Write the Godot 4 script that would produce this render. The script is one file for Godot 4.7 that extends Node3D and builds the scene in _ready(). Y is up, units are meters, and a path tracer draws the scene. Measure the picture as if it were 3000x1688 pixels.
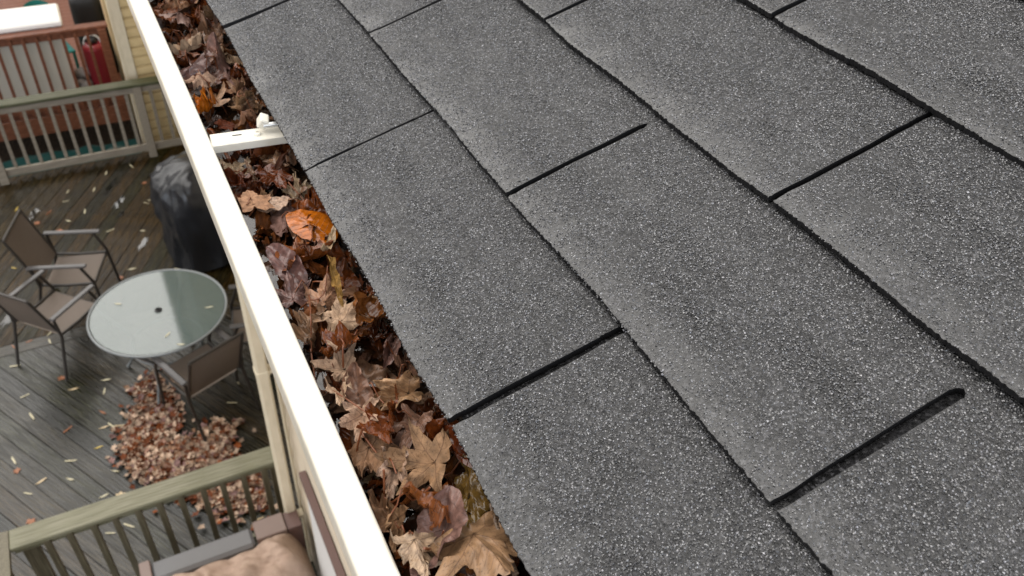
extends Node3D
# A gutter full of wet autumn leaves along the eave of a shingled roof, with a wet deck far below.
# x runs from the eave into the house, y is up (0 = top of the shingle edge), -z runs along the gutter away from the viewer.

const PITCH := 0.33056          # about 4 in 12
const EYE := Vector3(-0.1425, 0.4198, 0.0)
const RIGHT := Vector3(0.89335, 0.04637, 0.44697)
const DOWN := Vector3(-0.25538, -0.76603, 0.5899)
const AHEAD := Vector3(0.36975, -0.64113, -0.67248)
const FOCAL := 2480.93
const DECK := -5.1
const GRADE := -5.75

var rng := RandomNumberGenerator.new()
var M := {}
var taken := {}

# ---------------------------------------------------------------- helpers
func lin(r: float, g: float, b: float) -> Color:
	return Color(r, g, b).linear_to_srgb()

func numbered(called: String) -> String:
	var n: int = taken.get(called, 0)
	taken[called] = n + 1
	return called if n == 0 else "%s_%03d" % [called, n]

func tag(o: Node3D, label: String, category: String, group := "") -> Node3D:
	o.set_meta("label", label)
	o.set_meta("category", category)
	if group != "":
		o.set_meta("group", group)
	return o

func thing(called: String, label: String, category: String, at := Vector3.ZERO, turn := 0.0, group := "") -> Node3D:
	var o := Node3D.new()
	o.name = numbered(called)
	add_child(o)
	o.position = at
	o.rotation.y = turn
	tag(o, label, category, group)
	return o

func put(called: String, mesh: Mesh, m: Material, parent: Node, at := Vector3.ZERO) -> MeshInstance3D:
	var o := MeshInstance3D.new()
	o.mesh = mesh
	o.material_override = m
	o.name = called if parent != self else numbered(called)
	parent.add_child(o, true)
	o.position = at
	return o

func structure(called: String, mesh: Mesh, m: Material) -> MeshInstance3D:
	var o := put(called, mesh, m, self)
	o.set_meta("kind", "structure")
	return o

# a point seen at a pixel of the photograph, on the level y
func seen(px: float, py: float, y: float) -> Vector3:
	var d := RIGHT * ((px - 1500.0) / FOCAL) + DOWN * ((py - 844.0) / FOCAL) + AHEAD
	return EYE + d * ((y - EYE.y) / d.y)

class Build:
	var v := PackedVector3Array()
	var n := PackedVector3Array()
	var uv := PackedVector2Array()
	var c := PackedColorArray()
	var ix := PackedInt32Array()
	var tint := Color(1, 1, 1)
	func tri(a: Vector3, b: Vector3, d: Vector3, out: Vector3) -> void:
		var nn := (d - a).cross(b - a)
		if nn.length_squared() < 1e-20:
			return
		if nn.dot(out) < 0.0:
			var t := b
			b = d
			d = t
			nn = -nn
		nn = nn.normalized()
		for p in [a, b, d]:
			ix.append(v.size())
			v.append(p)
			n.append(nn)
			uv.append(Vector2(p.x, p.z))
			c.append(tint)
	func quad(a: Vector3, b: Vector3, d: Vector3, e: Vector3, out: Vector3) -> void:
		tri(a, b, d, out)
		tri(a, d, e, out)
	func box(lo: Vector3, hi: Vector3, r := 0.0, xf := Transform3D()) -> void:
		var ctr := (lo + hi) / 2.0
		var h := (hi - lo) / 2.0
		r = min(r, min(h.x, min(h.y, h.z)) * 0.9)
		var P := func(s: Vector3, ax: int) -> Vector3:
			var q := Vector3(h.x - r, h.y - r, h.z - r)
			q[ax] = h[ax]
			return xf * (ctr + s * q)
		var Nn := func(dv: Vector3) -> Vector3: return xf.basis * dv
		for ax in 3:
			var b1 := (ax + 1) % 3
			var b2 := (ax + 2) % 3
			for s in [-1.0, 1.0]:
				var k := []
				for t in [[-1, -1], [1, -1], [1, 1], [-1, 1]]:
					var sg := Vector3.ZERO
					sg[ax] = s
					sg[b1] = t[0]
					sg[b2] = t[1]
					k.append(P.call(sg, ax))
				var o := Vector3.ZERO
				o[ax] = s
				quad(k[0], k[1], k[2], k[3], Nn.call(o))
		if r <= 0.0:
			return
		for ax in 3:
			var b1 := (ax + 1) % 3
			var b2 := (ax + 2) % 3
			for s1 in [-1.0, 1.0]:
				for s2 in [-1.0, 1.0]:
					var sa := Vector3.ZERO
					sa[ax] = -1.0
					sa[b1] = s1
					sa[b2] = s2
					var sb := sa
					sb[ax] = 1.0
					var o := Vector3.ZERO
					o[b1] = s1
					o[b2] = s2
					quad(P.call(sa, b1), P.call(sb, b1), P.call(sb, b2), P.call(sa, b2), Nn.call(o))
		for sx in [-1.0, 1.0]:
			for sy in [-1.0, 1.0]:
				for sz in [-1.0, 1.0]:
					var s := Vector3(sx, sy, sz)
					tri(P.call(s, 0), P.call(s, 1), P.call(s, 2), Nn.call(s))
	# a tube through points, radii per point
	func tube(pts: Array, rad: Array, sides := 8, closed := true) -> void:
		var rings := []
		for i in pts.size():
			var a: Vector3 = pts[max(i - 1, 0)]
			var b: Vector3 = pts[min(i + 1, pts.size() - 1)]
			var d := (b - a).normalized()
			var u := d.cross(Vector3(0.13, 1, 0.07) if absf(d.y) < 0.9 else Vector3(1, 0, 0.1)).normalized()
			var w := d.cross(u)
			var ring := []
			for k in sides:
				var t := TAU * k / sides
				ring.append([pts[i] + (u * cos(t) + w * sin(t)) * rad[i], u * cos(t) + w * sin(t)])
			rings.append(ring)
		for i in pts.size() - 1:
			for k in sides:
				var q := (k + 1) % sides
				smooth(rings[i][k], rings[i][q], rings[i + 1][q], rings[i + 1][k])
		if closed:
			for e in [0, pts.size() - 1]:
				var o: Vector3 = (pts[0] - pts[1]) if e == 0 else (pts[-1] - pts[-2])
				for k in range(1, sides - 1):
					tri(rings[e][0][0], rings[e][k][0], rings[e][k + 1][0], o)
	func smooth(a: Array, b: Array, d: Array, e: Array) -> void:
		for t in [[a, b, d], [a, d, e]]:
			var nn: Vector3 = (t[2][0] - t[0][0]).cross(t[1][0] - t[0][0])
			var ord := [0, 1, 2] if nn.dot(t[0][1]) >= 0.0 else [0, 2, 1]
			for k in ord:
				ix.append(v.size())
				v.append(t[k][0])
				n.append(t[k][1])
				uv.append(Vector2(t[k][0].x, t[k][0].z))
				c.append(tint)
	# an indexed grid of rows x cols; normals from neighbours; up tells the outer side
	func grid(rows: Array, uvs: Array, up: Vector3, wrap := false) -> void:
		var base := v.size()
		var R := rows.size()
		var C: int = rows[0].size()
		for i in R:
			for j in C:
				var j0 := (j - 1 + C) % C if wrap else max(j - 1, 0)
				var j1 := (j + 1) % C if wrap else min(j + 1, C - 1)
				var du: Vector3 = rows[i][j1] - rows[i][j0]
				var dv: Vector3 = rows[min(i + 1, R - 1)][j] - rows[max(i - 1, 0)][j]
				var nn := du.cross(dv)
				nn = up if nn.length_squared() < 1e-24 else nn.normalized()
				if up != Vector3.ZERO and nn.dot(up) < 0.0:
					nn = -nn
				v.append(rows[i][j])
				n.append(nn)
				uv.append(uvs[i][j] if uvs.size() else Vector2(rows[i][j].x, rows[i][j].z))
				c.append(tint)
		for i in R - 1:
			for j in (C if wrap else C - 1):
				var j1 := (j + 1) % C
				var q := [base + i * C + j, base + i * C + j1, base + (i + 1) * C + j1, base + (i + 1) * C + j]
				var g := (v[q[2]] - v[q[0]]).cross(v[q[1]] - v[q[0]])
				if g.dot(n[q[0]] + n[q[1]] + n[q[2]] + n[q[3]]) >= 0.0:
					ix.append_array(PackedInt32Array([q[0], q[1], q[2], q[0], q[2], q[3]]))
				else:
					ix.append_array(PackedInt32Array([q[0], q[2], q[1], q[0], q[3], q[2]]))
	# a flat polygon in x/z pulled up from y0 to y1
	func slab(poly: PackedVector2Array, y0: float, y1: float) -> void:
		var t := Geometry2D.triangulate_polygon(poly)
		for i in range(0, t.size(), 3):
			for y in [y0, y1]:
				var p := []
				for k in 3:
					p.append(Vector3(poly[t[i + k]].x, y, poly[t[i + k]].y))
				tri(p[0], p[1], p[2], Vector3(0, 1 if y == y1 else -1, 0))
		var ctr := Vector2.ZERO
		for p in poly:
			ctr += p / poly.size()
		for i in poly.size():
			var a := poly[i]
			var b := poly[(i + 1) % poly.size()]
			var o := (a + b) / 2.0 - ctr
			var nrm := Vector2((b - a).y, -(b - a).x)
			if nrm.dot(o) < 0.0:
				nrm = -nrm
			quad(Vector3(a.x, y0, a.y), Vector3(b.x, y0, b.y), Vector3(b.x, y1, b.y), Vector3(a.x, y1, a.y), Vector3(nrm.x, 0, nrm.y))
	func mesh() -> ArrayMesh:
		# wind every face to agree with its normals
		for i in range(0, ix.size(), 3):
			var g := (v[ix[i + 2]] - v[ix[i]]).cross(v[ix[i + 1]] - v[ix[i]])
			if g.dot(n[ix[i]] + n[ix[i + 1]] + n[ix[i + 2]]) < 0.0:
				var t := ix[i + 1]
				ix[i + 1] = ix[i + 2]
				ix[i + 2] = t
		var a := []
		a.resize(Mesh.ARRAY_MAX)
		a[Mesh.ARRAY_VERTEX] = v
		a[Mesh.ARRAY_NORMAL] = n
		a[Mesh.ARRAY_TEX_UV] = uv
		a[Mesh.ARRAY_COLOR] = c
		a[Mesh.ARRAY_INDEX] = ix
		var m := ArrayMesh.new()
		m.add_surface_from_arrays(Mesh.PRIMITIVE_TRIANGLES, a)
		return m

func box_mesh(size: Vector3, r := 0.004) -> ArrayMesh:
	var b := Build.new()
	b.box(-size / 2.0, size / 2.0, r)
	return b.mesh()

func span_mesh(lo: Vector3, hi: Vector3, r := 0.004) -> ArrayMesh:
	var b := Build.new()
	b.box(lo, hi, r)
	return b.mesh()

# ---------------------------------------------------------------- textures
func noise(kind: int, freq: float, sd: int, octaves := 3) -> FastNoiseLite:
	var n := FastNoiseLite.new()
	n.noise_type = kind
	n.frequency = freq
	n.seed = sd
	n.fractal_octaves = octaves
	if octaves <= 1:
		n.fractal_type = FastNoiseLite.FRACTAL_NONE
	return n

func grey_bytes(n: FastNoiseLite, w: int, h: int) -> PackedByteArray:
	var im := n.get_seamless_image(w, h, false, false, 0.08, true)
	im.convert(Image.FORMAT_L8)
	return im.get_data()

func ramp(stops: Array) -> Array:      # [[position, linear r, g, b], ...] -> 256 sRGB byte triples
	var out := []
	for i in 380:
		var t := i / 255.0
		var k := 0
		while k < stops.size() - 2 and t > stops[k + 1][0]:
			k += 1
		var a: Array = stops[k]
		var b: Array = stops[k + 1]
		var f := clampf((t - a[0]) / maxf(b[0] - a[0], 1e-5), 0, 1)
		var c := Color(lerpf(a[1], b[1], f), lerpf(a[2], b[2], f), lerpf(a[3], b[3], f)).linear_to_srgb()
		out.append([int(c.r * 255), int(c.g * 255), int(c.b * 255)])
	return out

func coloured(g: PackedByteArray, w: int, h: int, stops: Array) -> ImageTexture:
	var r := ramp(stops)
	var out := PackedByteArray()
	out.resize(w * h * 3)
	var k := 0
	for x in g:
		var q: Array = r[x]
		out[k] = q[0]
		out[k + 1] = q[1]
		out[k + 2] = q[2]
		k += 3
	return ImageTexture.create_from_image(Image.create_from_data(w, h, false, Image.FORMAT_RGB8, out))

func greytex(g: PackedByteArray, w: int, h: int) -> ImageTexture:
	return ImageTexture.create_from_image(Image.create_from_data(w, h, false, Image.FORMAT_L8, g))

func noise_tex(kind: int, freq: float, sd: int, stops: Array, w := 512, h := 512, octaves := 4) -> ImageTexture:
	return coloured(grey_bytes(noise(kind, freq, sd, octaves), w, h), w, h, stops)

func plain(c: Color, rough: float, metal := 0.0) -> StandardMaterial3D:
	var m := StandardMaterial3D.new()
	m.albedo_color = c
	m.roughness = rough
	m.metallic = metal
	return m

func tri_mat(tex: Texture2D, bump: Texture2D, scale: Vector3, rough: float, relief := 0.1) -> StandardMaterial3D:
	var m := StandardMaterial3D.new()
	m.albedo_texture = tex
	m.roughness = rough
	m.uv1_triplanar = true
	m.uv1_scale = scale
	m.uv1_triplanar_sharpness = 4.0
	if bump:
		m.heightmap_enabled = true
		m.heightmap_texture = bump
		m.heightmap_scale = relief
	return m

func materials() -> void:
	# --- shingle granules: one tab is 0.345 m x 0.172 m -> 2048 x 1024
	var w := 2048
	var h := 1024
	var cell := noise(FastNoiseLite.TYPE_CELLULAR, 0.105, 5, 1)
	cell.cellular_return_type = FastNoiseLite.RETURN_CELL_VALUE
	cell.cellular_jitter = 1.0
	var val := grey_bytes(cell, w, h)
	cell.cellular_return_type = FastNoiseLite.RETURN_DISTANCE2_SUB
	var edge := grey_bytes(cell, w, h)
	var mottle := grey_bytes(noise(FastNoiseLite.TYPE_SIMPLEX_SMOOTH, 0.004, 8, 3), w, h)
	var r := ramp([[0.0, 0.003, 0.003, 0.0034], [0.45, 0.008, 0.008, 0.009], [0.75, 0.016, 0.016, 0.018], [0.9, 0.035, 0.035, 0.038], [1.0, 0.07, 0.07, 0.075]])
	var out := PackedByteArray()
	out.resize(w * h * 3)
	var film := PackedByteArray()
	film.resize(w * h)
	var k := 0
	for y in h:
		for x in w:
			var i := y * w + x
			var q: Array = r[clampi(val[i] + (int(mottle[i]) - 128) / 4, 0, 255)]
			out[k] = q[0]
			out[k + 1] = q[1]
			out[k + 2] = q[2]
			k += 3
			# standing water film: patches whose ragged outline hugs the drip edge (v small)
			var d := y / 1024.0 * 0.172 * 1000.0 + (int(mottle[i]) - 128) * 0.12
			film[i] = clampi(maxi(int(255.0 - (d - 6.0) * 6.5), 70) + (int(mottle[i]) - 128) / 8, 0, 255)
	M.granule_tex = ImageTexture.create_from_image(Image.create_from_data(w, h, false, Image.FORMAT_RGB8, out))
	M.granule_bump = greytex(edge, w, h)
	var s := StandardMaterial3D.new()
	s.albedo_texture = M.granule_tex
	s.roughness = 0.45
	s.heightmap_enabled = true
	s.heightmap_texture = M.granule_bump
	s.heightmap_scale = 0.10
	s.clearcoat_enabled = true
	s.clearcoat = 0.75
	s.clearcoat_roughness = 0.17
	s.clearcoat_texture = greytex(film, w, h)
	M.shingle = s
	M.asphalt = plain(lin(0.006, 0.006, 0.007), 0.5)
	var u := StandardMaterial3D.new()
	u.albedo_texture = M.granule_tex
	u.roughness = 0.6
	u.metallic_specular = 0.3
	u.heightmap_enabled = true
	u.heightmap_texture = M.granule_bump
	u.heightmap_scale = 0.09
	M.headlap = u
	var gm := StandardMaterial3D.new()
	gm.vertex_color_use_as_albedo = true
	gm.roughness = 0.26
	gm.clearcoat_enabled = true
	gm.clearcoat = 1.0
	gm.clearcoat_roughness = 0.18
	M.granule = gm
	# --- paint and metal
	var sm := grey_bytes(noise(FastNoiseLite.TYPE_SIMPLEX_SMOOTH, 0.01, 3, 4), 512, 512)
	var smt := greytex(sm, 512, 512)
	M.white_metal = tri_mat(coloured(sm, 512, 512, [[0, 0.62, 0.58, 0.49], [0.5, 0.71, 0.675, 0.585], [1, 0.75, 0.72, 0.64]]), null, Vector3(6, 6, 6), 0.28)
	M.trough = tri_mat(coloured(sm, 512, 512, [[0, 0.11, 0.10, 0.075], [0.5, 0.2, 0.185, 0.145], [1, 0.33, 0.31, 0.26]]), smt, Vector3(12, 30, 12), 0.4, 0.03)
	M.zinc = plain(lin(0.62, 0.62, 0.6), 0.3, 0.6)
	M.cream = tri_mat(coloured(sm, 512, 512, [[0, 0.60, 0.53, 0.39], [0.5, 0.67, 0.59, 0.44], [1, 0.71, 0.63, 0.48]]), null, Vector3(3, 1, 3), 0.45)
	M.siding = tri_mat(coloured(sm, 512, 512, [[0, 0.58, 0.50, 0.39], [0.5, 0.63, 0.55, 0.43], [1, 0.66, 0.58, 0.46]]), null, Vector3(2, 3, 1), 0.5)
	M.wing_siding = tri_mat(coloured(sm, 512, 512, [[0, 0.53, 0.40, 0.20], [0.5, 0.60, 0.46, 0.24], [1, 0.64, 0.50, 0.27]]), null, Vector3(1, 3, 2), 0.5)
	M.brown_trim = plain(lin(0.12, 0.07, 0.06), 0.5)
	M.white_frame = plain(lin(0.72, 0.74, 0.74), 0.35)
	# --- wood
	var wood := grey_bytes(noise(FastNoiseLite.TYPE_SIMPLEX_SMOOTH, 0.012, 21, 5), 512, 512)
	var woodb := greytex(wood, 512, 512)
	var tones := [[0.050, 0.047, 0.038], [0.070, 0.060, 0.046], [0.036, 0.039, 0.040], [0.076, 0.058, 0.038], [0.042, 0.045, 0.026]]
	var wet := noise_tex(FastNoiseLite.TYPE_SIMPLEX_SMOOTH, 0.008, 47, [[0, 0.02, 0.02, 0.02], [0.45, 0.045, 0.045, 0.045], [0.62, 0.12, 0.12, 0.12], [1, 0.3, 0.3, 0.3]], 512, 512, 4)
	for t in tones.duplicate():
		tones.append([t[0] * 1.05, t[1] * 0.84, t[2] * 0.42])
	for i in tones.size():
		var t: Array = [tones[i][0] * 0.31, tones[i][1] * 0.30, tones[i][2] * 0.24]
		var tx := coloured(wood, 512, 512, [[0, t[0] * 0.12, t[1] * 0.11, t[2] * 0.08], [0.3, t[0] * 0.45, t[1] * 0.43, t[2] * 0.32], [0.5, t[0] * 1.0, t[1] * 1.0, t[2] * 0.95], [0.7, t[0] * 1.9, t[1] * 1.85, t[2] * 1.75], [1, t[0] * 3.6, t[1] * 3.4, t[2] * 3.1]])
		var m := tri_mat(tx, woodb, Vector3(0.55, 12, 12), 1.0, 0.12)
		m.roughness_texture = wet
		m.metallic_specular = 0.5 if i < 5 else 0.3
		M["plank%d" % i] = m
	var rail_tex := coloured(wood, 512, 512, [[0, 0.07, 0.065, 0.035], [0.4, 0.15, 0.145, 0.085], [0.7, 0.21, 0.2, 0.14], [1, 0.27, 0.25, 0.19]])
	M.rail_x = tri_mat(rail_tex, woodb, Vector3(0.45, 14, 14), 0.5, 0.08)
	M.rail_y = tri_mat(coloured(wood, 512, 512, [[0, 0.05, 0.04, 0.025], [0.5, 0.12, 0.105, 0.065], [1, 0.22, 0.19, 0.13]]), woodb, Vector3(14, 0.45, 14), 0.5, 0.08)
	M.far_rail = tri_mat(coloured(wood, 512, 512, [[0, 0.14, 0.115, 0.085], [0.5, 0.26, 0.225, 0.175], [1, 0.37, 0.33, 0.27]]), woodb, Vector3(0.45, 14, 14), 0.5, 0.08)
	M.far_cap = tri_mat(coloured(wood, 512, 512, [[0, 0.022, 0.026, 0.008], [0.45, 0.05, 0.055, 0.02], [0.7, 0.09, 0.088, 0.05], [1, 0.16, 0.15, 0.11]]), woodb, Vector3(0.45, 14, 14), 0.45, 0.08)
	M.redwood = tri_mat(coloured(wood, 512, 512, [[0, 0.08, 0.028, 0.015], [0.5, 0.165, 0.058, 0.03], [1, 0.26, 0.11, 0.065]]), woodb, Vector3(1.2, 9, 9), 0.3, 0.06)
	M.soil = tri_mat(noise_tex(FastNoiseLite.TYPE_SIMPLEX, 0.03, 12, [[0, 0.02, 0.014, 0.009], [0.5, 0.06, 0.04, 0.025], [0.8, 0.13, 0.09, 0.06], [1, 0.2, 0.15, 0.11]]), null, Vector3(1.5, 1.5, 1.5), 0.8)
	# --- furniture
	var weave := noise_tex(FastNoiseLite.TYPE_SIMPLEX_SMOOTH, 0.05, 9, [[0, 0.115, 0.088, 0.068], [0.5, 0.14, 0.11, 0.088], [1, 0.165, 0.13, 0.105]], 256, 256, 3)
	M.sling = tri_mat(weave, null, Vector3(5, 5, 5), 0.6)
	M.bronze = plain(lin(0.035, 0.03, 0.026), 0.28)
	M.arm = plain(lin(0.07, 0.066, 0.066), 0.22)
	var tg := plain(Color(0.40, 0.46, 0.45, 0.52), 0.05)
	tg.transparency = BaseMaterial3D.TRANSPARENCY_ALPHA
	tg.metallic_specular = 1.0
	M.table_glass = tg
	M.rim = plain(lin(0.2, 0.215, 0.22), 0.25)
	M.black = plain(lin(0.008, 0.008, 0.009), 0.5)
	var vinyl := plain(lin(0.018, 0.019, 0.022), 0.24)
	M.vinyl = vinyl
	M.canvas = tri_mat(noise_tex(FastNoiseLite.TYPE_SIMPLEX_SMOOTH, 0.02, 61, [[0, 0.29, 0.20, 0.15], [0.5, 0.36, 0.255, 0.195], [1, 0.41, 0.3, 0.23]], 256, 256, 4), null, Vector3(3, 3, 3), 0.75)
	M.grey_mesh = tri_mat(noise_tex(FastNoiseLite.TYPE_SIMPLEX, 0.2, 62, [[0, 0.10, 0.10, 0.105], [0.5, 0.16, 0.16, 0.165], [1, 0.22, 0.22, 0.225]], 256, 256, 2), null, Vector3(12, 12, 12), 0.7)
	M.brown_metal = plain(lin(0.20, 0.145, 0.125), 0.5)
	M.white_plastic = plain(lin(0.84, 0.84, 0.83), 0.4)
	M.off_white = plain(lin(0.62, 0.6, 0.53), 0.6)
	M.teal = plain(lin(0.004, 0.19, 0.18), 0.35)
	M.tarp = plain(lin(0.012, 0.06, 0.058), 0.4)
	M.red = plain(lin(0.26, 0.02, 0.03), 0.25)
	M.stone = tri_mat(noise_tex(FastNoiseLite.TYPE_SIMPLEX, 0.04, 71, [[0, 0.1, 0.09, 0.085], [0.5, 0.3, 0.28, 0.27], [1, 0.5, 0.47, 0.45]], 256, 256, 4), null, Vector3(4, 4, 4), 0.7)
	# --- leaves
	leaf_materials()
	M.bark = tri_mat(noise_tex(FastNoiseLite.TYPE_SIMPLEX, 0.05, 81, [[0, 0.05, 0.03, 0.02], [0.5, 0.14, 0.09, 0.06], [1, 0.3, 0.22, 0.15]], 256, 256, 4), null, Vector3(30, 30, 30), 0.5)
	M.stalk = plain(lin(0.16, 0.05, 0.018), 0.35)
	var wt := plain(Color(0.10, 0.07, 0.045, 0.45), 0.02)
	wt.transparency = BaseMaterial3D.TRANSPARENCY_ALPHA
	M.water = wt
	var pu := plain(Color(0.05, 0.05, 0.045, 0.3), 0.03)
	pu.transparency = BaseMaterial3D.TRANSPARENCY_ALPHA
	M.puddle = pu
	M.litter = tri_mat(noise_tex(FastNoiseLite.TYPE_SIMPLEX, 0.03, 82, [[0, 0.012, 0.006, 0.003], [0.5, 0.05, 0.02, 0.008], [1, 0.14, 0.055, 0.02]], 256, 256, 4), null, Vector3(14, 14, 14), 0.25)

func seg_dist(p: Vector2, a: Vector2, b: Vector2) -> float:
	var ab := b - a
	var t := clampf((p - a).dot(ab) / ab.length_squared(), 0, 1)
	return p.distance_to(a + ab * t)

func leaf_materials() -> void:
	var n := 384
	var spots := grey_bytes(noise(FastNoiseLite.TYPE_SIMPLEX_SMOOTH, 0.018, 31, 4), n, n)
	var specks := grey_bytes(noise(FastNoiseLite.TYPE_SIMPLEX, 0.09, 32, 2), n, n)
	for kind in ["palmate", "pinnate"]:
		var veins := []       # [a, b, width]
		if kind == "palmate":
			for a in [0.0, 50.0, -50.0, 108.0, -108.0]:
				var d := Vector2(sin(deg_to_rad(a)), -cos(deg_to_rad(a)))
				veins.append([Vector2.ZERO, d * 0.95, 0.012])
				for q in [0.25, 0.42, 0.58, 0.72]:
					for s in [-1, 1]:
						var e: Vector2 = d.rotated(s * 0.75)
						veins.append([d * q, d * q + e * 0.30 * (1.1 - q), 0.006])
		else:
			veins.append([Vector2(0, 1), Vector2(0, -1), 0.013])
			for i in 9:
				var y := 0.8 - i * 0.19
				for s in [-1, 1]:
					veins.append([Vector2(0, y), Vector2(s * 0.55, y - 0.34), 0.006])
		var lines := PackedFloat32Array()
		lines.resize(n * n)
		for v in veins:
			var a: Vector2 = v[0]
			var b: Vector2 = v[1]
			var wd: float = v[2]
			var lo := Vector2(min(a.x, b.x), min(a.y, b.y)) - Vector2(wd, wd) * 2.0
			var hi := Vector2(max(a.x, b.x), max(a.y, b.y)) + Vector2(wd, wd) * 2.0
			for y in range(clampi(int((lo.y + 1) / 2 * n), 0, n - 1), clampi(int((hi.y + 1) / 2 * n) + 1, 0, n)):
				for x in range(clampi(int((lo.x + 1) / 2 * n), 0, n - 1), clampi(int((hi.x + 1) / 2 * n) + 1, 0, n)):
					var p := Vector2((x + 0.5) / n * 2 - 1, (y + 0.5) / n * 2 - 1)
					var f := clampf(1.0 - seg_dist(p, a, b) / wd, 0, 1)
					var i := y * n + x
					if f > lines[i]:
						lines[i] = f
		var col := PackedByteArray()
		col.resize(n * n * 3)
		var hgt := PackedByteArray()
		hgt.resize(n * n)
		for i in n * n:
			var b := 0.62 + (spots[i] / 255.0 - 0.5) * 0.55
			if specks[i] > 205:
				b *= 0.6
			b = clampf(b * (1.0 - 0.42 * lines[i]), 0.05, 1.0)
			var c := Color(b, b * (1.0 - 0.06 * lines[i]), b).linear_to_srgb()
			col[i * 3] = int(c.r * 255)
			col[i * 3 + 1] = int(c.g * 255)
			col[i * 3 + 2] = int(c.b * 255)
			hgt[i] = clampi(int(90 + spots[i] * 0.25 + lines[i] * 100), 0, 255)
		var ct := ImageTexture.create_from_image(Image.create_from_data(n, n, false, Image.FORMAT_RGB8, col))
		var ht := greytex(hgt, n, n)
		for wet in [0, 1, 2]:
			var m := StandardMaterial3D.new()
			m.albedo_texture = ct
			m.vertex_color_use_as_albedo = true
			m.heightmap_enabled = true
			m.heightmap_texture = ht
			m.heightmap_scale = 0.06
			m.roughness = [0.5, 0.28, 0.12][wet]
			m.metallic_specular = [0.25, 0.38, 0.48][wet]
			m.backlight = Color(0.25, 0.17, 0.08)
			M["%s%d" % [kind, wet]] = m

# ---------------------------------------------------------------- start
func _ready() -> void:
	rng.seed = 20241
	var cam := Camera3D.new()
	cam.name = "camera"
	add_child(cam)
	cam.transform = Transform3D(Basis(RIGHT, -DOWN, -AHEAD).orthonormalized(), EYE)
	cam.fov = rad_to_deg(2.0 * atan(844.0 / FOCAL))
	cam.near = 0.02
	cam.far = 300.0
	cam.current = true
	var att := CameraAttributesPhysical.new()
	att.frustum_focal_length = 12.0 * FOCAL / 844.0
	att.exposure_aperture = 18.0
	att.frustum_focus_distance = 0.62
	cam.attributes = att
	var env := Environment.new()
	env.background_mode = Environment.BG_SKY
	var sky := Sky.new()
	var sp := ProceduralSkyMaterial.new()
	sp.sky_top_color = lin(0.77, 0.835, 0.95)
	sp.sky_horizon_color = lin(0.64, 0.685, 0.76)
	sp.ground_horizon_color = lin(0.3, 0.29, 0.28)
	sp.ground_bottom_color = lin(0.15, 0.14, 0.13)
	sp.sky_curve = 0.4
	sky.sky_material = sp
	env.sky = sky
	env.background_energy_multiplier = 1.0
	env.tonemap_mode = Environment.TONE_MAPPER_LINEAR
	env.tonemap_exposure = 3.5
	env.sdfgi_enabled = true
	env.ssao_enabled = true
	env.ssil_enabled = true
	var we := WorldEnvironment.new()
	we.environment = env
	add_child(we)
	var sun := DirectionalLight3D.new()
	sun.light_energy = 0.3
	sun.light_angular_distance = 80.0
	sun.light_color = Color(1.0, 0.985, 0.965)
	sun.shadow_enabled = true
	add_child(sun)
	sun.look_at_from_position(Vector3(-2, 6, -2.5), Vector3.ZERO)
	materials()
	ground()
	house()
	wing()
	trees()
	deck()
	puddles()
	near_railing()
	far_railing()
	neighbour_deck()
	gutter()
	downspout()
	furniture()
	gutter_leaves()
	deck_leaves()

# ---------------------------------------------------------------- setting
func ground() -> void:
	var b := Build.new()
	var rows := []
	var nz := noise(FastNoiseLite.TYPE_SIMPLEX_SMOOTH, 0.25, 4, 3)
	for i in 61:
		var row := []
		for j in 61:
			var x := lerpf(-40, 40, j / 60.0)
			var z := lerpf(30, -70, i / 60.0)
			row.append(Vector3(x, GRADE + nz.get_noise_2d(x, z) * 0.06 - 0.06, z))
		rows.append(row)
	b.grid(rows, [], Vector3.UP)
	structure("ground", b.mesh(), M.soil)

func roof_at(s: float, z: float, h := 0.0) -> Vector3:   # s up the slope, h proud of the slope
	return Vector3(s * cos(PITCH) - h * sin(PITCH), s * sin(PITCH) + h * cos(PITCH), z)

const THICK := 0.0052
const COURSES := [0.0, 0.129, 0.272, 0.415, 0.558, 0.701, 0.844, 0.987]

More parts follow.
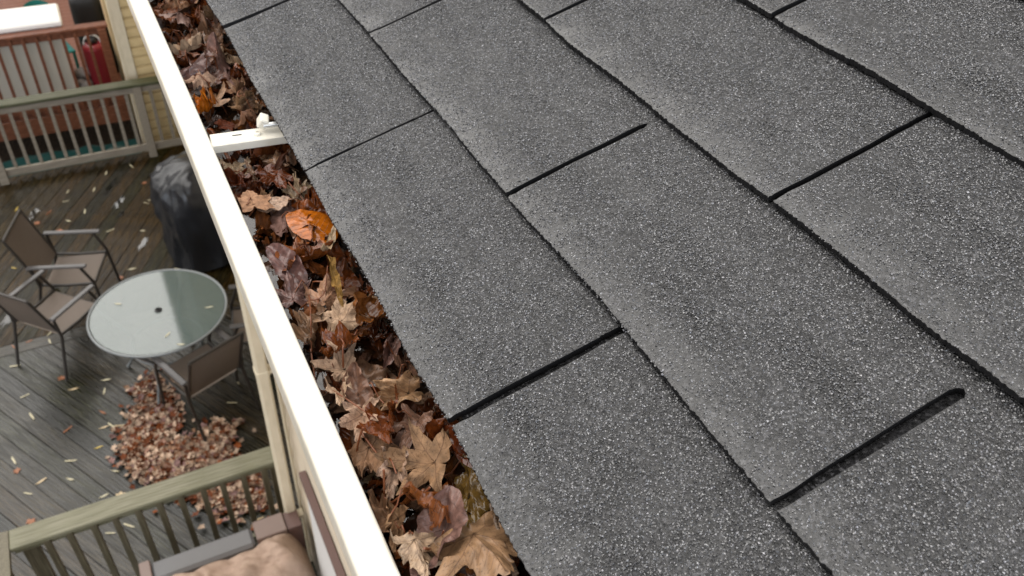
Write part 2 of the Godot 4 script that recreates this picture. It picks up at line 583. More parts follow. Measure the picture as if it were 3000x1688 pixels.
func house() -> void:
	var H := thing("house", "beige sided house under a grey asphalt shingle roof", "house")
	# roof: sheathing under everything, then a headlap strip and tabs for each course
	var b := Build.new()
	b.box(Vector3(0.022, -0.03, -16.0), Vector3(7.0, -0.012, 4.0), 0.0, Transform3D(Basis(Vector3(0, 0, 1), PITCH), Vector3.ZERO))
	var roof := put("roof", b.mesh(), M.asphalt, H)
	shingles(roof)
	# far field of the roof beyond the tabs that are built one by one
	var f := Build.new()
	for part in [[0.0, 7.2, -16.0, -2.3], [1.13, 7.2, -2.3, 4.0], [0.0, 1.13, 0.42, 4.0]]:
		f.quad(roof_at(part[0], part[2], -0.0005), roof_at(part[1], part[2], -0.0005), roof_at(part[1], part[3], -0.0005), roof_at(part[0], part[3], -0.0005), Vector3.UP)
	var fm: StandardMaterial3D = M.headlap.duplicate()
	fm.albedo_color = Color(1, 1, 1)
	fm.roughness = 0.4
	fm.metallic_specular = 0.5
	fm.uv1_scale = Vector3(3, 3, 3)
	put("shingle_field", f.mesh(), fm, H)
	# eave: fascia, drip edge, soffit
	put("fascia", span_mesh(Vector3(0.042, -0.20, -15.9), Vector3(0.066, -0.008, 3.9)), M.cream, H)
	put("drip_edge", span_mesh(Vector3(0.0385, -0.06, -15.9), Vector3(0.0405, -0.006, 3.9), 0.0005), M.white_metal, H)
	put("soffit", span_mesh(Vector3(0.068, -0.215, -15.9), Vector3(1.6, -0.2, 3.9)), M.cream, H)
	# wall towards the deck: wide courses of siding, ends at the corner beside the downspout
	var core := put("wall", span_mesh(Vector3(0.352, GRADE, -3.64), Vector3(1.55, -0.216, 3.8)), M.siding, H)
	var y := -0.33
	while y > DECK - 0.1:
		var c := Build.new()
		var x := 0.33
		# each course leans out to its lower edge
		c.quad(Vector3(x + 0.012, y, -3.6), Vector3(x + 0.012, y, 3.8), Vector3(x - 0.004, y - 0.203, 3.8), Vector3(x - 0.004, y - 0.203, -3.6), Vector3(-1, 0, 0))
		c.quad(Vector3(x - 0.004, y - 0.203, 3.8), Vector3(x - 0.004, y - 0.203, -3.6), Vector3(x + 0.022, y - 0.206, -3.6), Vector3(x + 0.022, y - 0.206, 3.8), Vector3(0, -1, 0))
		c.quad(Vector3(x + 0.012, y, -3.6), Vector3(x - 0.004, y - 0.203, -3.6), Vector3(x + 0.022, y - 0.206, -3.6), Vector3(x + 0.022, y, -3.6), Vector3(0, 0, -1))
		put("siding_board", c.mesh(), M.siding, core)
		y -= 0.203
	put("corner_trim", span_mesh(Vector3(0.315, DECK, -3.665), Vector3(0.42, -0.216, -3.602), 0.003), M.cream, H)
	# recess wall behind the deck
	var rec := put("recess_wall", span_mesh(Vector3(1.35, GRADE, -9.95), Vector3(1.5, -0.216, -3.642)), M.siding, H)
	# door with a brown head trim
	var d := put("sliding_door", span_mesh(Vector3(0.300, DECK + 0.02, -3.12), Vector3(0.325, -3.585, -1.2), 0.004), M.white_frame, H)
	put("head_trim", span_mesh(Vector3(0.285, -3.58, -3.16), Vector3(0.325, -3.52, -1.1), 0.004), M.brown_trim, d)
	for k in 2:
		put("panel", span_mesh(Vector3(0.297, DECK + 0.12, -3.05 + k * 0.95), Vector3(0.3005, -3.66, -2.18 + k * 0.95), 0.001), M.white_frame, d)

# slots cut between tabs: for each course [distance along the gutter, width at the bottom, width at the top, share of the exposure that it runs]
const SLOTS := [
	[[0.329, 0.0075, 0.0065, 1.1], [0.653, 0.0030, 0.0026, 1.1], [0.986, 0.0085, 0.0050, 1.1]],
	[[0.172, 0.0060, 0.0082, 0.905], [0.494, 0.0050, 0.0050, 0.915], [0.823, 0.0048, 0.0045, 1.1]],
	[[0.355, 0.0055, 0.0048, 1.1], [0.690, 0.0060, 0.0055, 0.93]],
	[[0.195, 0.0060, 0.0060, 0.92], [0.531, 0.0060, 0.0050, 1.1]],
	[[0.365, 0.0060, 0.0060, 0.92]], [[0.520, 0.002, 0.002, 1.1]], [[0.350, 0.006, 0.006, 0.92]]]

func shingles(roof: Node3D) -> void:
	var wob := noise(FastNoiseLite.TYPE_SIMPLEX_SMOOTH, 5.0, 77, 2)
	var rag := noise(FastNoiseLite.TYPE_SIMPLEX, 300.0, 78, 2)
	var W := 0.333
	var mm_xf := []
	var mm_col := []
	for c in COURSES.size() - 1:
		var s0: float = COURSES[c]
		var e: float = COURSES[c + 1] - s0
		var slots: Array = SLOTS[c].duplicate()
		slots.sort_custom(func(a, q): return a[0] < q[0])
		while slots[-1][0] < 2.1:
			slots.append([slots[-1][0] + W, 0.006, 0.0055, 0.92 if slots.size() % 2 else 1.1])
		while slots[0][0] > -0.3:
			slots.push_front([slots[0][0] - W, 0.006, 0.0055, 0.92 if slots.size() % 2 else 1.1])
		# headlap strip seen at the bottom of the slots
		var hb := Build.new()
		var rows := []
		var uvs := []
		for v in [-0.002, 0.03, 0.07, 0.11, e, e + 0.035]:
			var row := []
			var ur := []
			for j in 60:
				var z := 0.42 - j * 0.0465
				row.append(roof_at(s0 + v + (0.012 if v < 0.0 else 0.0), z, top_at(v, e) - THICK - 0.0006))
				ur.append(Vector2(z / 0.345, v / 0.172))
			rows.append(row)
			uvs.append(ur)
		hb.grid(rows, uvs, Vector3.UP)
		put("shingle_underlay", hb.mesh(), M.headlap, roof)
		for k in slots.size() - 1:
			one_tab(roof, c, s0, e, slots[k], slots[k + 1], wob, rag, mm_xf, mm_col)
	# loose-looking mineral granules standing proud of the asphalt
	var g := Build.new()
	var P := [Vector3(1, 0, 0), Vector3(-0.6, 0.1, 0.8), Vector3(-0.5, -0.1, -0.85), Vector3(0.15, 0.75, 0.1), Vector3(0.0, -0.7, 0.0)]
	for t in [[0, 1, 3], [1, 2, 3], [2, 0, 3], [0, 1, 4], [1, 2, 4], [2, 0, 4]]:
		g.tri(P[t[0]], P[t[1]], P[t[2]], P[t[0]] + P[t[1]] + P[t[2]])
	var mm := MultiMesh.new()
	mm.transform_format = MultiMesh.TRANSFORM_3D
	mm.use_colors = true
	mm.mesh = g.mesh()
	mm.instance_count = mm_xf.size()
	for i in mm_xf.size():
		mm.set_instance_transform(i, mm_xf[i])
		mm.set_instance_color(i, mm_col[i])
	var mi := MultiMeshInstance3D.new()
	mi.name = "granules"
	mi.multimesh = mm
	mi.material_override = M.granule
	mi.set_meta("kind", "stuff")
	roof.add_child(mi)

func top_at(v: float, e: float) -> float:
	return (THICK + 0.0015) * (1.0 - v / e)

func one_tab(roof: Node3D, c: int, s0: float, e: float, a: Array, b: Array, wob: FastNoiseLite, rag: FastNoiseLite, mm_xf: Array, mm_col: Array) -> void:
	var B := Build.new()
	var lift := rng.randf_range(-0.0003, 0.0010)
	var skew := rng.randf_range(-0.0016, 0.0016)
	var u0 := rng.randf()
	var vs := [0.0, 0.0008, 0.0022, 0.006, 0.014, 0.03, 0.06, 0.09, 0.115, e * 0.86, e * 0.875, e * 0.885, e * 0.895, e * 0.905, e * 0.915, e * 0.925, e * 0.94, e, e + 0.03]
	var n := 224 if a[0] > -0.2 and b[0] < 1.4 and s0 < 0.6 else 60
	var height := func(v: float, z: float) -> float:
		return top_at(v, e) + wob.get_noise_2d(z * 1.3 + c * 9.0, (s0 + v) * 2.0) * 0.0022 * clampf(1.0 - v / e, 0, 1) + lift * clampf(1.0 - v / e, 0, 1)
	var side := func(sl: Array, v: float, sgn: float) -> float:   # half width of the slot at v
		var f := v / e
		var wd: float = lerpf(sl[1], sl[2], clampf(f, 0, 1))
		if f > sl[3]:
			wd = 0.0
		elif f > sl[3] - 0.03:
			wd *= sqrt(clampf((sl[3] - f) / 0.03, 0.02, 1.0))
		return wd * 0.5
	var rows := []
	var uvs := []
	for v in vs:
		var row := []
		var ur := []
		for j in n + 1:
			var t := j / float(n)
			var za: float = a[0] + side.call(a, v, 1.0)
			var zb: float = b[0] - side.call(b, v, -1.0)
			if (j == 0 and v / e < a[3] - 0.02) or (j == n and v / e < b[3] - 0.02):
				var jag: float = rag.get_noise_2d(v * 3.0 + a[0] * 7.0, t + c) * 0.0008
				if j == 0:
					za += jag
				else:
					zb += jag
			var z := -lerpf(za, zb, t)
			var vv: float = v
			if v < 0.02:
				vv += (rag.get_noise_2d(z * 2.2, c * 3.1) * 0.0010 + wob.get_noise_2d(z * 0.8, c * 5.0) * 0.0034 + skew * (t - 0.5)) * (1.0 - v / 0.02)
			var hh: float = height.call(v, z)
			if v < 0.0008:
				hh -= 0.0005
			row.append(roof_at(s0 + vv, z, hh))
			ur.append(Vector2(-z / 0.345 + u0, v / 0.172))
		rows.append(row)
		uvs.append(ur)
	B.grid(rows, uvs, Vector3.UP)
	# asphalt edge of the tab: front and both sides
	var E := Build.new()
	var dn := Vector3(sin(PITCH), -cos(PITCH), 0) * THICK
	for j in n:
		E.quad(rows[0][j], rows[0][j + 1], rows[0][j + 1] + dn, rows[0][j] + dn, Vector3(-1, 0, 0))
	for i in vs.size() - 1:
		for j in [0, n]:
			E.quad(rows[i][j], rows[i + 1][j], rows[i + 1][j] + dn, rows[i][j] + dn, Vector3(0, 0, 1 if j == 0 else -1))
	var tm := B.mesh()
	tm.add_surface_from_arrays(Mesh.PRIMITIVE_TRIANGLES, E.mesh().surface_get_arrays(0))
	tm.surface_set_material(0, M.shingle)
	tm.surface_set_material(1, M.asphalt)
	put("shingle_tab", tm, null, roof)
	# granules
	if a[0] > 1.35 or b[0] < 0.0 or s0 > 0.6:
		return
	var area: float = (b[0] - a[0]) * e
	for i in int(area * 560000.0):
		var v := rng.randf() * e
		var t := rng.randf()
		# fewer stand out of the water film near the drip edge
		if v < 0.03 and rng.randf() > 0.4 + v / 0.05 + wob.get_noise_2d(t * 3.0 + c, a[0] * 9.0) * 0.5:
			continue
		var za: float = a[0] + side.call(a, v, 1.0) + 0.0010
		var zb: float = b[0] - side.call(b, v, -1.0) - 0.0010
		var z := -lerpf(za, zb, t)
		if z < -1.3 or z > 0.0:
			continue
		var r := rng.randf_range(0.00048, 0.00092)
		if rng.randf() < 0.05:
			r *= 1.3
		var bs := Basis(Vector3(rng.randf() - 0.5, rng.randf() - 0.5, rng.randf() - 0.5).normalized(), rng.randf() * TAU).scaled(Vector3(r, r * rng.randf_range(0.65, 1.0), r))
		mm_xf.append(Transform3D(bs, roof_at(s0 + v, z, height.call(v, z) + r * rng.randf_range(-0.1, 0.45))))
		var g := rng.randf()
		var k := 0.02 + 0.10 * g
		if g > 0.60:
			k = rng.randf_range(0.09, 0.2)
		if g > 0.93:
			k = rng.randf_range(0.2, 0.34)
		mm_col.append(Color(k * rng.randf_range(0.97, 1.03), k, k * rng.randf_range(1.0, 1.1)))

func wing() -> void:
	var H := thing("house_wing", "tan clapboard wing of the house with cream corner boards beyond the mossy railing", "house")
	var core := put("wall", span_mesh(Vector3(0.14, GRADE - 0.1, -14.0), Vector3(3.0, -0.25, -10.03)), M.wing_siding, H)
	var y := -2.0
	while y > GRADE:
		var c := Build.new()
		# cove at the top of each board, flat face, undercut lower edge
		var pf := [Vector2(0.0, -10.029), Vector2(-0.010, -10.028), Vector2(-0.022, -10.020), Vector2(-0.030, -10.004), Vector2(-0.034, -10.000), Vector2(-0.112, -9.998), Vector2(-0.115, -10.002), Vector2(-0.115, -10.029)]
		for k in pf.size() - 1:
			var a: Vector2 = pf[k]
			var d: Vector2 = pf[k + 1]
			c.quad(Vector3(0.24, y + a.x, a.y), Vector3(1.34, y + a.x, a.y), Vector3(1.34, y + d.x, d.y), Vector3(0.24, y + d.x, d.y), Vector3(0, 0.05, 1) if k < 6 else Vector3(0, -1, 0))
		put("siding_board", c.mesh(), M.wing_siding, core)
		y -= 0.115
	put("corner_board", span_mesh(Vector3(0.135, GRADE, -10.027), Vector3(0.235, -0.3, -9.985), 0.003), M.cream, H)
	put("corner_board", span_mesh(Vector3(0.108, GRADE, -10.14), Vector3(0.133, -0.3, -9.985), 0.003), M.cream, H)

func trees() -> void:
	# tall trees beyond the yard, above the frame; the wet far boards mirror them
	var leaf := Build.new()
	leaf.quad(Vector3(-1, 0, 0), Vector3(0, 0.3, -0.7), Vector3(1, 0, 0), Vector3(0, 0.3, 0.7), Vector3.UP)
	var lm := leaf.mesh()
	var fm := StandardMaterial3D.new()
	fm.vertex_color_use_as_albedo = true
	fm.roughness = 0.6
	fm.backlight = Color(0.2, 0.15, 0.08)
	var what := ["broad brown oak standing beyond the yard", "tall russet maple standing beyond the yard", "olive brown beech standing beyond the yard"]
	for i in 11:
		var k := i % 3
		var T := thing("shade_tree", what[k], "tree", Vector3(-26.0 + i * 5.0, GRADE, -30.0 + rng.randf_range(-2.5, 2.5)), rng.randf() * TAU, "trees beyond the yard: " + what[k])
		var hgt := rng.randf_range(12.5, 14.0)
		var b := Build.new()
		b.tube([Vector3.ZERO, Vector3(0.1, hgt * 0.3, 0), Vector3(-0.1, hgt * 0.6, 0.1), Vector3(0, hgt * 0.92, 0)], [0.34, 0.27, 0.17, 0.04], 9)
		put("trunk", b.mesh(), M.bark, T)
		var mm := MultiMesh.new()
		mm.transform_format = MultiMesh.TRANSFORM_3D
		mm.use_colors = true
		mm.mesh = lm
		mm.instance_count = 2600
		var base: Color = [Color(0.07, 0.045, 0.02), Color(0.10, 0.04, 0.018), Color(0.06, 0.055, 0.022)][k]
		var clumps := []
		for c in 22:
			var t := rng.randf()
			clumps.append(Vector3(rng.randf_range(-1, 1) * 2.9 * (1.15 - t), hgt * (0.12 + 0.82 * t), rng.randf_range(-1, 1) * 2.2 * (1.15 - t)))
		for q in 2600:
			var c: Vector3 = clumps[q % 22]
			var d := Vector3(rng.randfn(), rng.randfn() * 0.8, rng.randfn()) * 0.72
			var sz := rng.randf_range(0.12, 0.24)
			mm.set_instance_transform(q, Transform3D(Basis(Vector3(rng.randfn(), rng.randfn(), rng.randfn()).normalized(), rng.randf() * TAU).scaled(Vector3(sz, sz, sz)), c + d))
			mm.set_instance_color(q, base * rng.randf_range(0.6, 1.4))
		var mi := MultiMeshInstance3D.new()
		mi.name = "crown"
		mi.multimesh = mm
		mi.material_override = fm
		mi.set_meta("kind", "stuff")
		T.add_child(mi, true)

func deck() -> void:
	var D := Node3D.new()
	D.name = "deck"
	D.set_meta("kind", "structure")
	add_child(D)
	put("substructure", span_mesh(Vector3(-2.6, DECK - 0.25, -9.84), Vector3(1.34, DECK - 0.045, -1.6)), M.far_rail, D)
	# two fields of boards meet at a border board
	var near := PackedVector2Array([Vector2(-2.6, -6.74), Vector2(1.3, -6.74), Vector2(1.3, -1.6), Vector2(-2.6, -1.6)])
	var far := PackedVector2Array([Vector2(-2.6, -9.86), Vector2(1.3, -9.86), Vector2(1.3, -6.89), Vector2(-2.6, -6.89)])
	for zone in [[near, deg_to_rad(60.0)], [far, deg_to_rad(-60.0)]]:
		var ang: float = zone[1]
		var dir := Vector2(cos(ang), sin(ang))
		var nrm := Vector2(-dir.y, dir.x)
		var lo := 1e9
		var hi := -1e9
		for p in zone[0]:
			lo = min(lo, p.dot(nrm))
			hi = max(hi, p.dot(nrm))
		var q := lo - rng.randf() * 0.1
		while q < hi:
			var gap := rng.randf_range(0.004, 0.008)
			var strip := PackedVector2Array([dir * -20 + nrm * (q + gap), dir * 20 + nrm * (q + gap), dir * 20 + nrm * (q + 0.1455), dir * -20 + nrm * (q + 0.1455)])
			for poly in Geometry2D.intersect_polygons(zone[0], strip):
				var loc := PackedVector2Array()
				for p in poly:
					loc.append(Vector2(p.dot(dir), p.dot(nrm)))
				var b := Build.new()
				b.slab(loc, -0.035, rng.randf_range(-0.002, 0.0015))
				var o := put("plank", b.mesh(), M["plank%d" % (rng.randi_range(0, 4) + (5 if ang < 0.0 else 0))], D)
				o.transform = Transform3D(Basis(Vector3(dir.x, 0, dir.y), Vector3.UP, Vector3(nrm.x, 0, nrm.y)), Vector3(0, DECK, 0))
				o.position.y = DECK
			q += 0.1455
	put("plank", span_mesh(Vector3(-2.6, DECK - 0.035, -6.885), Vector3(1.3, DECK + 0.001, -6.745), 0.003), M.plank1, D)

func puddles() -> void:
	var k := 0
	for q in [[325, 545, 0.10], [347, 592, 0.09], [356, 627, 0.06], [92, 632, 0.08], [418, 716, 0.07], [30, 925, 0.09]]:
		var c := seen(q[0], q[1], DECK)
		var nz := noise(FastNoiseLite.TYPE_SIMPLEX_SMOOTH, 0.8, 300 + k, 2)
		var poly := PackedVector2Array()
		for i in 28:
			var t := TAU * i / 28.0
			var r: float = q[2] * (1.0 + nz.get_noise_2d(cos(t) * 1.5, sin(t) * 1.5) * 0.9)
			var p := Vector2(cos(t) * r * 0.42, sin(t) * r * 1.5).rotated(0.52)
			poly.append(p)
		var b := Build.new()
		b.slab(poly, 0.0, 0.0012)
		var lbl: String = ["small puddle on the boards below the far railing", "elongated puddle in the middle of the far deck field", "tiny round puddle near the grill cover", "puddle behind the backrest of the far patio chair", "narrow puddle beside the glass table edge", "puddle under the chair by the border board"][k]
		tag(put("puddle", b.mesh(), M.puddle, self, Vector3(c.x, DECK + 0.0022, c.z)), lbl, "puddle")
		k += 1

func railing(R: Node3D, z: float, xs: Array, x0: float, x1: float, posts: Array, cap_m: Material, rail_m: Material, bal_m: Material, front: float) -> void:
	# all in the railing's own axes: y from the deck, z across
	put("cap", span_mesh(Vector3(x0, 0.915, -0.075), Vector3(x1, 0.952, 0.075), 0.006), cap_m, R)
	put("top_rail", span_mesh(Vector3(x0, 0.825, -0.018), Vector3(x1, 0.914, 0.018), 0.003), rail_m, R)
	put("bottom_rail", span_mesh(Vector3(x0, 0.07, -0.018), Vector3(x1, 0.158, 0.018), 0.003), rail_m, R)
	var bm := span_mesh(Vector3(-0.0185, 0.05, -0.0185), Vector3(0.0185, 0.9, 0.0185), 0.002)
	for x in xs:
		var skip := false
		for p in posts:
			if absf(p - x) < 0.07:
				skip = true
		if skip:
			continue
		var o := put("baluster", bm, bal_m, R, Vector3(x, 0, 0.0375 * front))
		o.rotation.y = rng.randf_range(-0.06, 0.06)
		o.rotation.z = rng.randf_range(-0.006, 0.006)
	for p in posts:
		put("post", span_mesh(Vector3(p - 0.045, 0.0, -0.064 if front > 0.0 else 0.0185), Vector3(p + 0.045, 0.9145, -0.0185 if front > 0.0 else 0.064), 0.003), bal_m, R)

func near_railing() -> void:
	var R := thing("railing", "weathered greenish wood railing with a wide cap beside the downspout", "railing", Vector3(0, DECK, -3.885), 0.0)
	var xs := []
	for i in 16:
		xs.append(0.155 - i * 0.1325)
	railing(R, 0, xs, -1.352, 0.31, [0.25, -1.28], M.rail_x, M.rail_x, M.rail_y, 1.0)
	# the run that turns the corner, mitred
	var b := Build.new()
	b.slab(PackedVector2Array([Vector2(-1.354, -0.075), Vector2(-1.354, 0.075), Vector2(-1.504, 0.075), Vector2(-1.504, -0.075)]), 0.915, 0.952)
	b.box(Vector3(-1.504, 0.915, 0.075), Vector3(-1.354, 0.952, 1.9), 0.0)
	put("cap", b.mesh(), M.rail_y, R)
	put("top_rail", span_mesh(Vector3(-1.447, 0.825, 0.06), Vector3(-1.411, 0.914, 1.9), 0.003), M.rail_y, R)
	for i in 12:
		put("baluster", span_mesh(Vector3(-0.0185, 0.05, -0.0185), Vector3(0.0185, 0.9, 0.0185), 0.002), M.rail_y, R, Vector3(-1.467, 0, 0.22 + i * 0.133))

func far_railing() -> void:
	var R := thing("railing", "pale weathered wood railing with a mossy green cap at the far deck edge", "railing", Vector3(0, DECK, -9.76), 0.0)
	var xs := []
	for i in 24:
		xs.append(1.25 - i * 0.1325)
	railing(R, 0, xs, -2.5, 1.33, [0.18, -1.42], M.far_cap, M.far_rail, M.far_rail, -1.0)

func neighbour_deck() -> void:
	var D := Node3D.new()
	D.name = "lower_terrace"
	D.set_meta("kind", "structure")
	add_child(D)
	put("rim_board", span_mesh(Vector3(-3.5, DECK - 0.27, -11.30), Vector3(0.105, DECK - 0.03, -11.25), 0.004), M.redwood, D)
	var z := -11.32
	while z > -15.4:
		put("plank", span_mesh(Vector3(-3.5, DECK - 0.04, z - 0.139), Vector3(0.105, DECK, z), 0.003), M.redwood, D)
		z -= 0.1455
	var R := thing("redwood_railing", "reddish brown stained wood railing with glossy cap on the neighbouring deck", "railing", Vector3(0, DECK, -11.28))
	put("cap", span_mesh(Vector3(-3.4, 1.03, -0.07), Vector3(0.09, 1.065, 0.07), 0.005), M.redwood, R)
	put("top_rail", span_mesh(Vector3(-3.4, 0.94, -0.018), Vector3(0.04, 1.028, 0.018), 0.003), M.redwood, R)
	put("bottom_rail", span_mesh(Vector3(-3.4, 0.03, -0.018), Vector3(0.04, 0.1, 0.018), 0.003), M.redwood, R)
	var bm := span_mesh(Vector3(-0.018, 0.0, -0.018), Vector3(0.018, 1.02, 0.018), 0.002)
	for i in 20:
		put("baluster", bm, M.redwood, R, Vector3(-0.30 - i * 0.1445, 0, 0.0385))
	put("baluster", bm, M.redwood, R, Vector3(-0.165, 0, 0.0385))
	put("post", span_mesh(Vector3(-0.04, 0.0, 0.02), Vector3(0.055, 1.029, 0.11), 0.004), M.redwood, R)
	# white chest
	var c := thing("storage_chest", "large white chest with an overhanging lid standing behind the redwood railing", "chest", Vector3(-0.93, DECK, -11.66))
	put("body", span_mesh(Vector3(-0.62, 0.0, -0.24), Vector3(0.48, 1.06, 0.26), 0.02), M.off_white, c)
	put("lid", span_mesh(Vector3(-0.66, 1.062, -0.28), Vector3(0.53, 1.14, 0.32), 0.02), M.white_plastic, c)
	# red can
	var r := thing("fuel_can", "red metal can with a white bail handle behind the redwood railing post", "can", Vector3(-0.135, DECK, -11.62))
	var b := Build.new()
	lathe(b, [[0.0, 0.0], [0.135, 0.0], [0.14, 0.01], [0.14, 0.62], [0.13, 0.66], [0.09, 0.69], [0.0, 0.70]], 28)
	put("body", b.mesh(), M.red, r)
	b = Build.new()
	lathe(b, [[0.0, 0.698], [0.06, 0.7], [0.06, 0.75], [0.0, 0.755]], 20)
	put("valve_collar", b.mesh(), M.black, r)
	b = Build.new()
	var pts := []
	for i in 11:
		var t := PI * i / 10.0
		pts.append(Vector3(cos(t) * 0.1, 0.69 + sin(t) * 0.11, 0))
	var rad := []
	rad.resize(11)
	rad.fill(0.012)
	b.tube(pts, rad, 8)
	put("handle", b.mesh(), M.white_plastic, r)
	# black covered thing
	b = Build.new()
	var rows := []
	for i in 12:
		var y: float = [0.0, 0.02, 0.3, 0.6, 0.8, 0.92, 1.0, 1.05, 1.09, 1.12, 1.13, 1.135][i]
		var k: float = [1.0, 1.0, 0.98, 0.97, 0.96, 0.95, 0.93, 0.86, 0.7, 0.45, 0.2, 0.0][i]
		var row := []
		for j in 40:
			var t := TAU * j / 40.0
			var sq := 1.0 / pow(pow(absf(cos(t)), 5.0) + pow(absf(sin(t)), 5.0), 0.2)
			var f := 1.0 + 0.025 * sin(t * 9.0 + y * 4.0) * (1.1 - y)
			row.append(Vector3(cos(t) * sq * 0.2 * k * f, y, sin(t) * sq * 0.2 * k * f))
		rows.append(row)
	b.grid(rows, [], Vector3.ZERO, true)
	var g := put("cooker_cover", b.mesh(), M.black, self, Vector3(-0.09, DECK, -12.35))
	tag(g, "tall matte black cover over a cooker on the neighbouring deck", "cover")
	# teal chair
	var t := thing("garden_chair", "teal plastic garden chair behind the white chest", "chair", Vector3(-0.62, DECK, -12.25), 0.25)
	put("seat", span_mesh(Vector3(-0.22, 0.40, -0.22), Vector3(0.22, 0.43, 0.22), 0.012), M.teal, t)
	b = Build.new()
	rows = []
	for i in 9:
		var row := []
		for j in 9:
			var u := (j - 4) / 4.0
			var v := i / 8.0
			row.append(Vector3(u * (0.21 - 0.05 * v * v), 0.43 + v * 0.56 - u * u * 0.05 * v, -0.2 - v * 0.1 + u * u * 0.05))
		rows.append(row)
	b.grid(rows, [], Vector3(0, 0, 1))
	put("backrest", b.mesh(), M.teal, t)
	for sx in [-0.19, 0.19]:
		for sz in [-0.19, 0.19]:
			put("leg", span_mesh(Vector3(sx - 0.018, 0, sz - 0.018), Vector3(sx + 0.018, 0.4, sz + 0.018), 0.004), M.teal, t)
		put("armrest", span_mesh(Vector3(sx - 0.025, 0.62, -0.2), Vector3(sx + 0.025, 0.645, 0.2), 0.008), M.teal, t)
	# stones piled by the can
	for i in 16:
		var sz := rng.randf_range(0.05, 0.095)
		var o := put("field_stone", rock(sz, 900 + i), M.stone, self, Vector3(-0.37 + rng.randf_range(-0.07, 0.07), DECK + 0.03 + (i / 4) * 0.085, -11.62 + rng.randf_range(-0.16, 0.1)))
		tag(o, "rounded pale field stone piled behind the redwood balusters", "stone", "stones piled behind the redwood balusters")
	# tarp in the gap between the decks
	b = Build.new()
	rows = []
	var nz := noise(FastNoiseLite.TYPE_SIMPLEX_SMOOTH, 1.6, 14, 3)
	for i in 24:
		var row := []
		for j in 60:
			var x := lerpf(-2.6, 0.08, j / 59.0)
			var zz := lerpf(-9.9, -11.22, i / 23.0)
			row.append(Vector3(x, GRADE + 0.12 + nz.get_noise_2d(x, zz * 2.0) * 0.06, zz))
		rows.append(row)
	b.grid(rows, [], Vector3.UP)
	tag(put("ground_tarp", b.mesh(), M.tarp, self), "dark teal tarp lying in the gap between the two decks", "tarp")

func lathe(b: Build, prof: Array, sides: int) -> void:
	var rows := []
	for p in prof:
		var row := []
		for j in sides:
			var t := TAU * j / sides
			row.append(Vector3(cos(t) * p[0], p[1], sin(t) * p[0]))
		rows.append(row)
	b.grid(rows, [], Vector3.ZERO, true)
	# point normals outwards
	for i in b.v.size():
		var o := Vector3(b.v[i].x, 0, b.v[i].z)
		if b.n[i].dot(o) < 0.0:
			b.n[i] = -b.n[i]

func rock(r: float, sd: int) -> ArrayMesh:
	var nz := noise(FastNoiseLite.TYPE_SIMPLEX_SMOOTH, 1.2, sd, 2)
	var b := Build.new()
	var rows := []
	for i in 9:
		var ph := PI * i / 8.0
		var row := []
		for j in 14:
			var t := TAU * j / 14.0
			var d := Vector3(sin(ph) * cos(t), cos(ph) * 0.7, sin(ph) * sin(t))
			row.append(d * r * (1.0 + nz.get_noise_3dv(d * 1.4) * 0.5))
		rows.append(row)
	b.grid(rows, [], Vector3.ZERO, true)
	for i in b.v.size():
		if b.n[i].dot(b.v[i]) < 0.0:
			b.n[i] = -b.n[i]
	return b.mesh()

# ---------------------------------------------------------------- gutter
func sweep(prof: Array, z0: float, z1: float, steps: int, inner_flip := false) -> ArrayMesh:
	var b := Build.new()
	var nz := noise(FastNoiseLite.TYPE_SIMPLEX_SMOOTH, 1.1, 55, 2)
	var rows := []
	for p in prof:
		var row := []
		for j in steps + 1:
			var z := lerpf(z0, z1, j / float(steps))
			row.append(Vector3(p.x + nz.get_noise_1d(z) * 0.0012, p.y + nz.get_noise_1d(z + 50.0) * 0.0012, z))
		rows.append(row)
	b.grid(rows, [], Vector3.ZERO)
	return b.mesh()

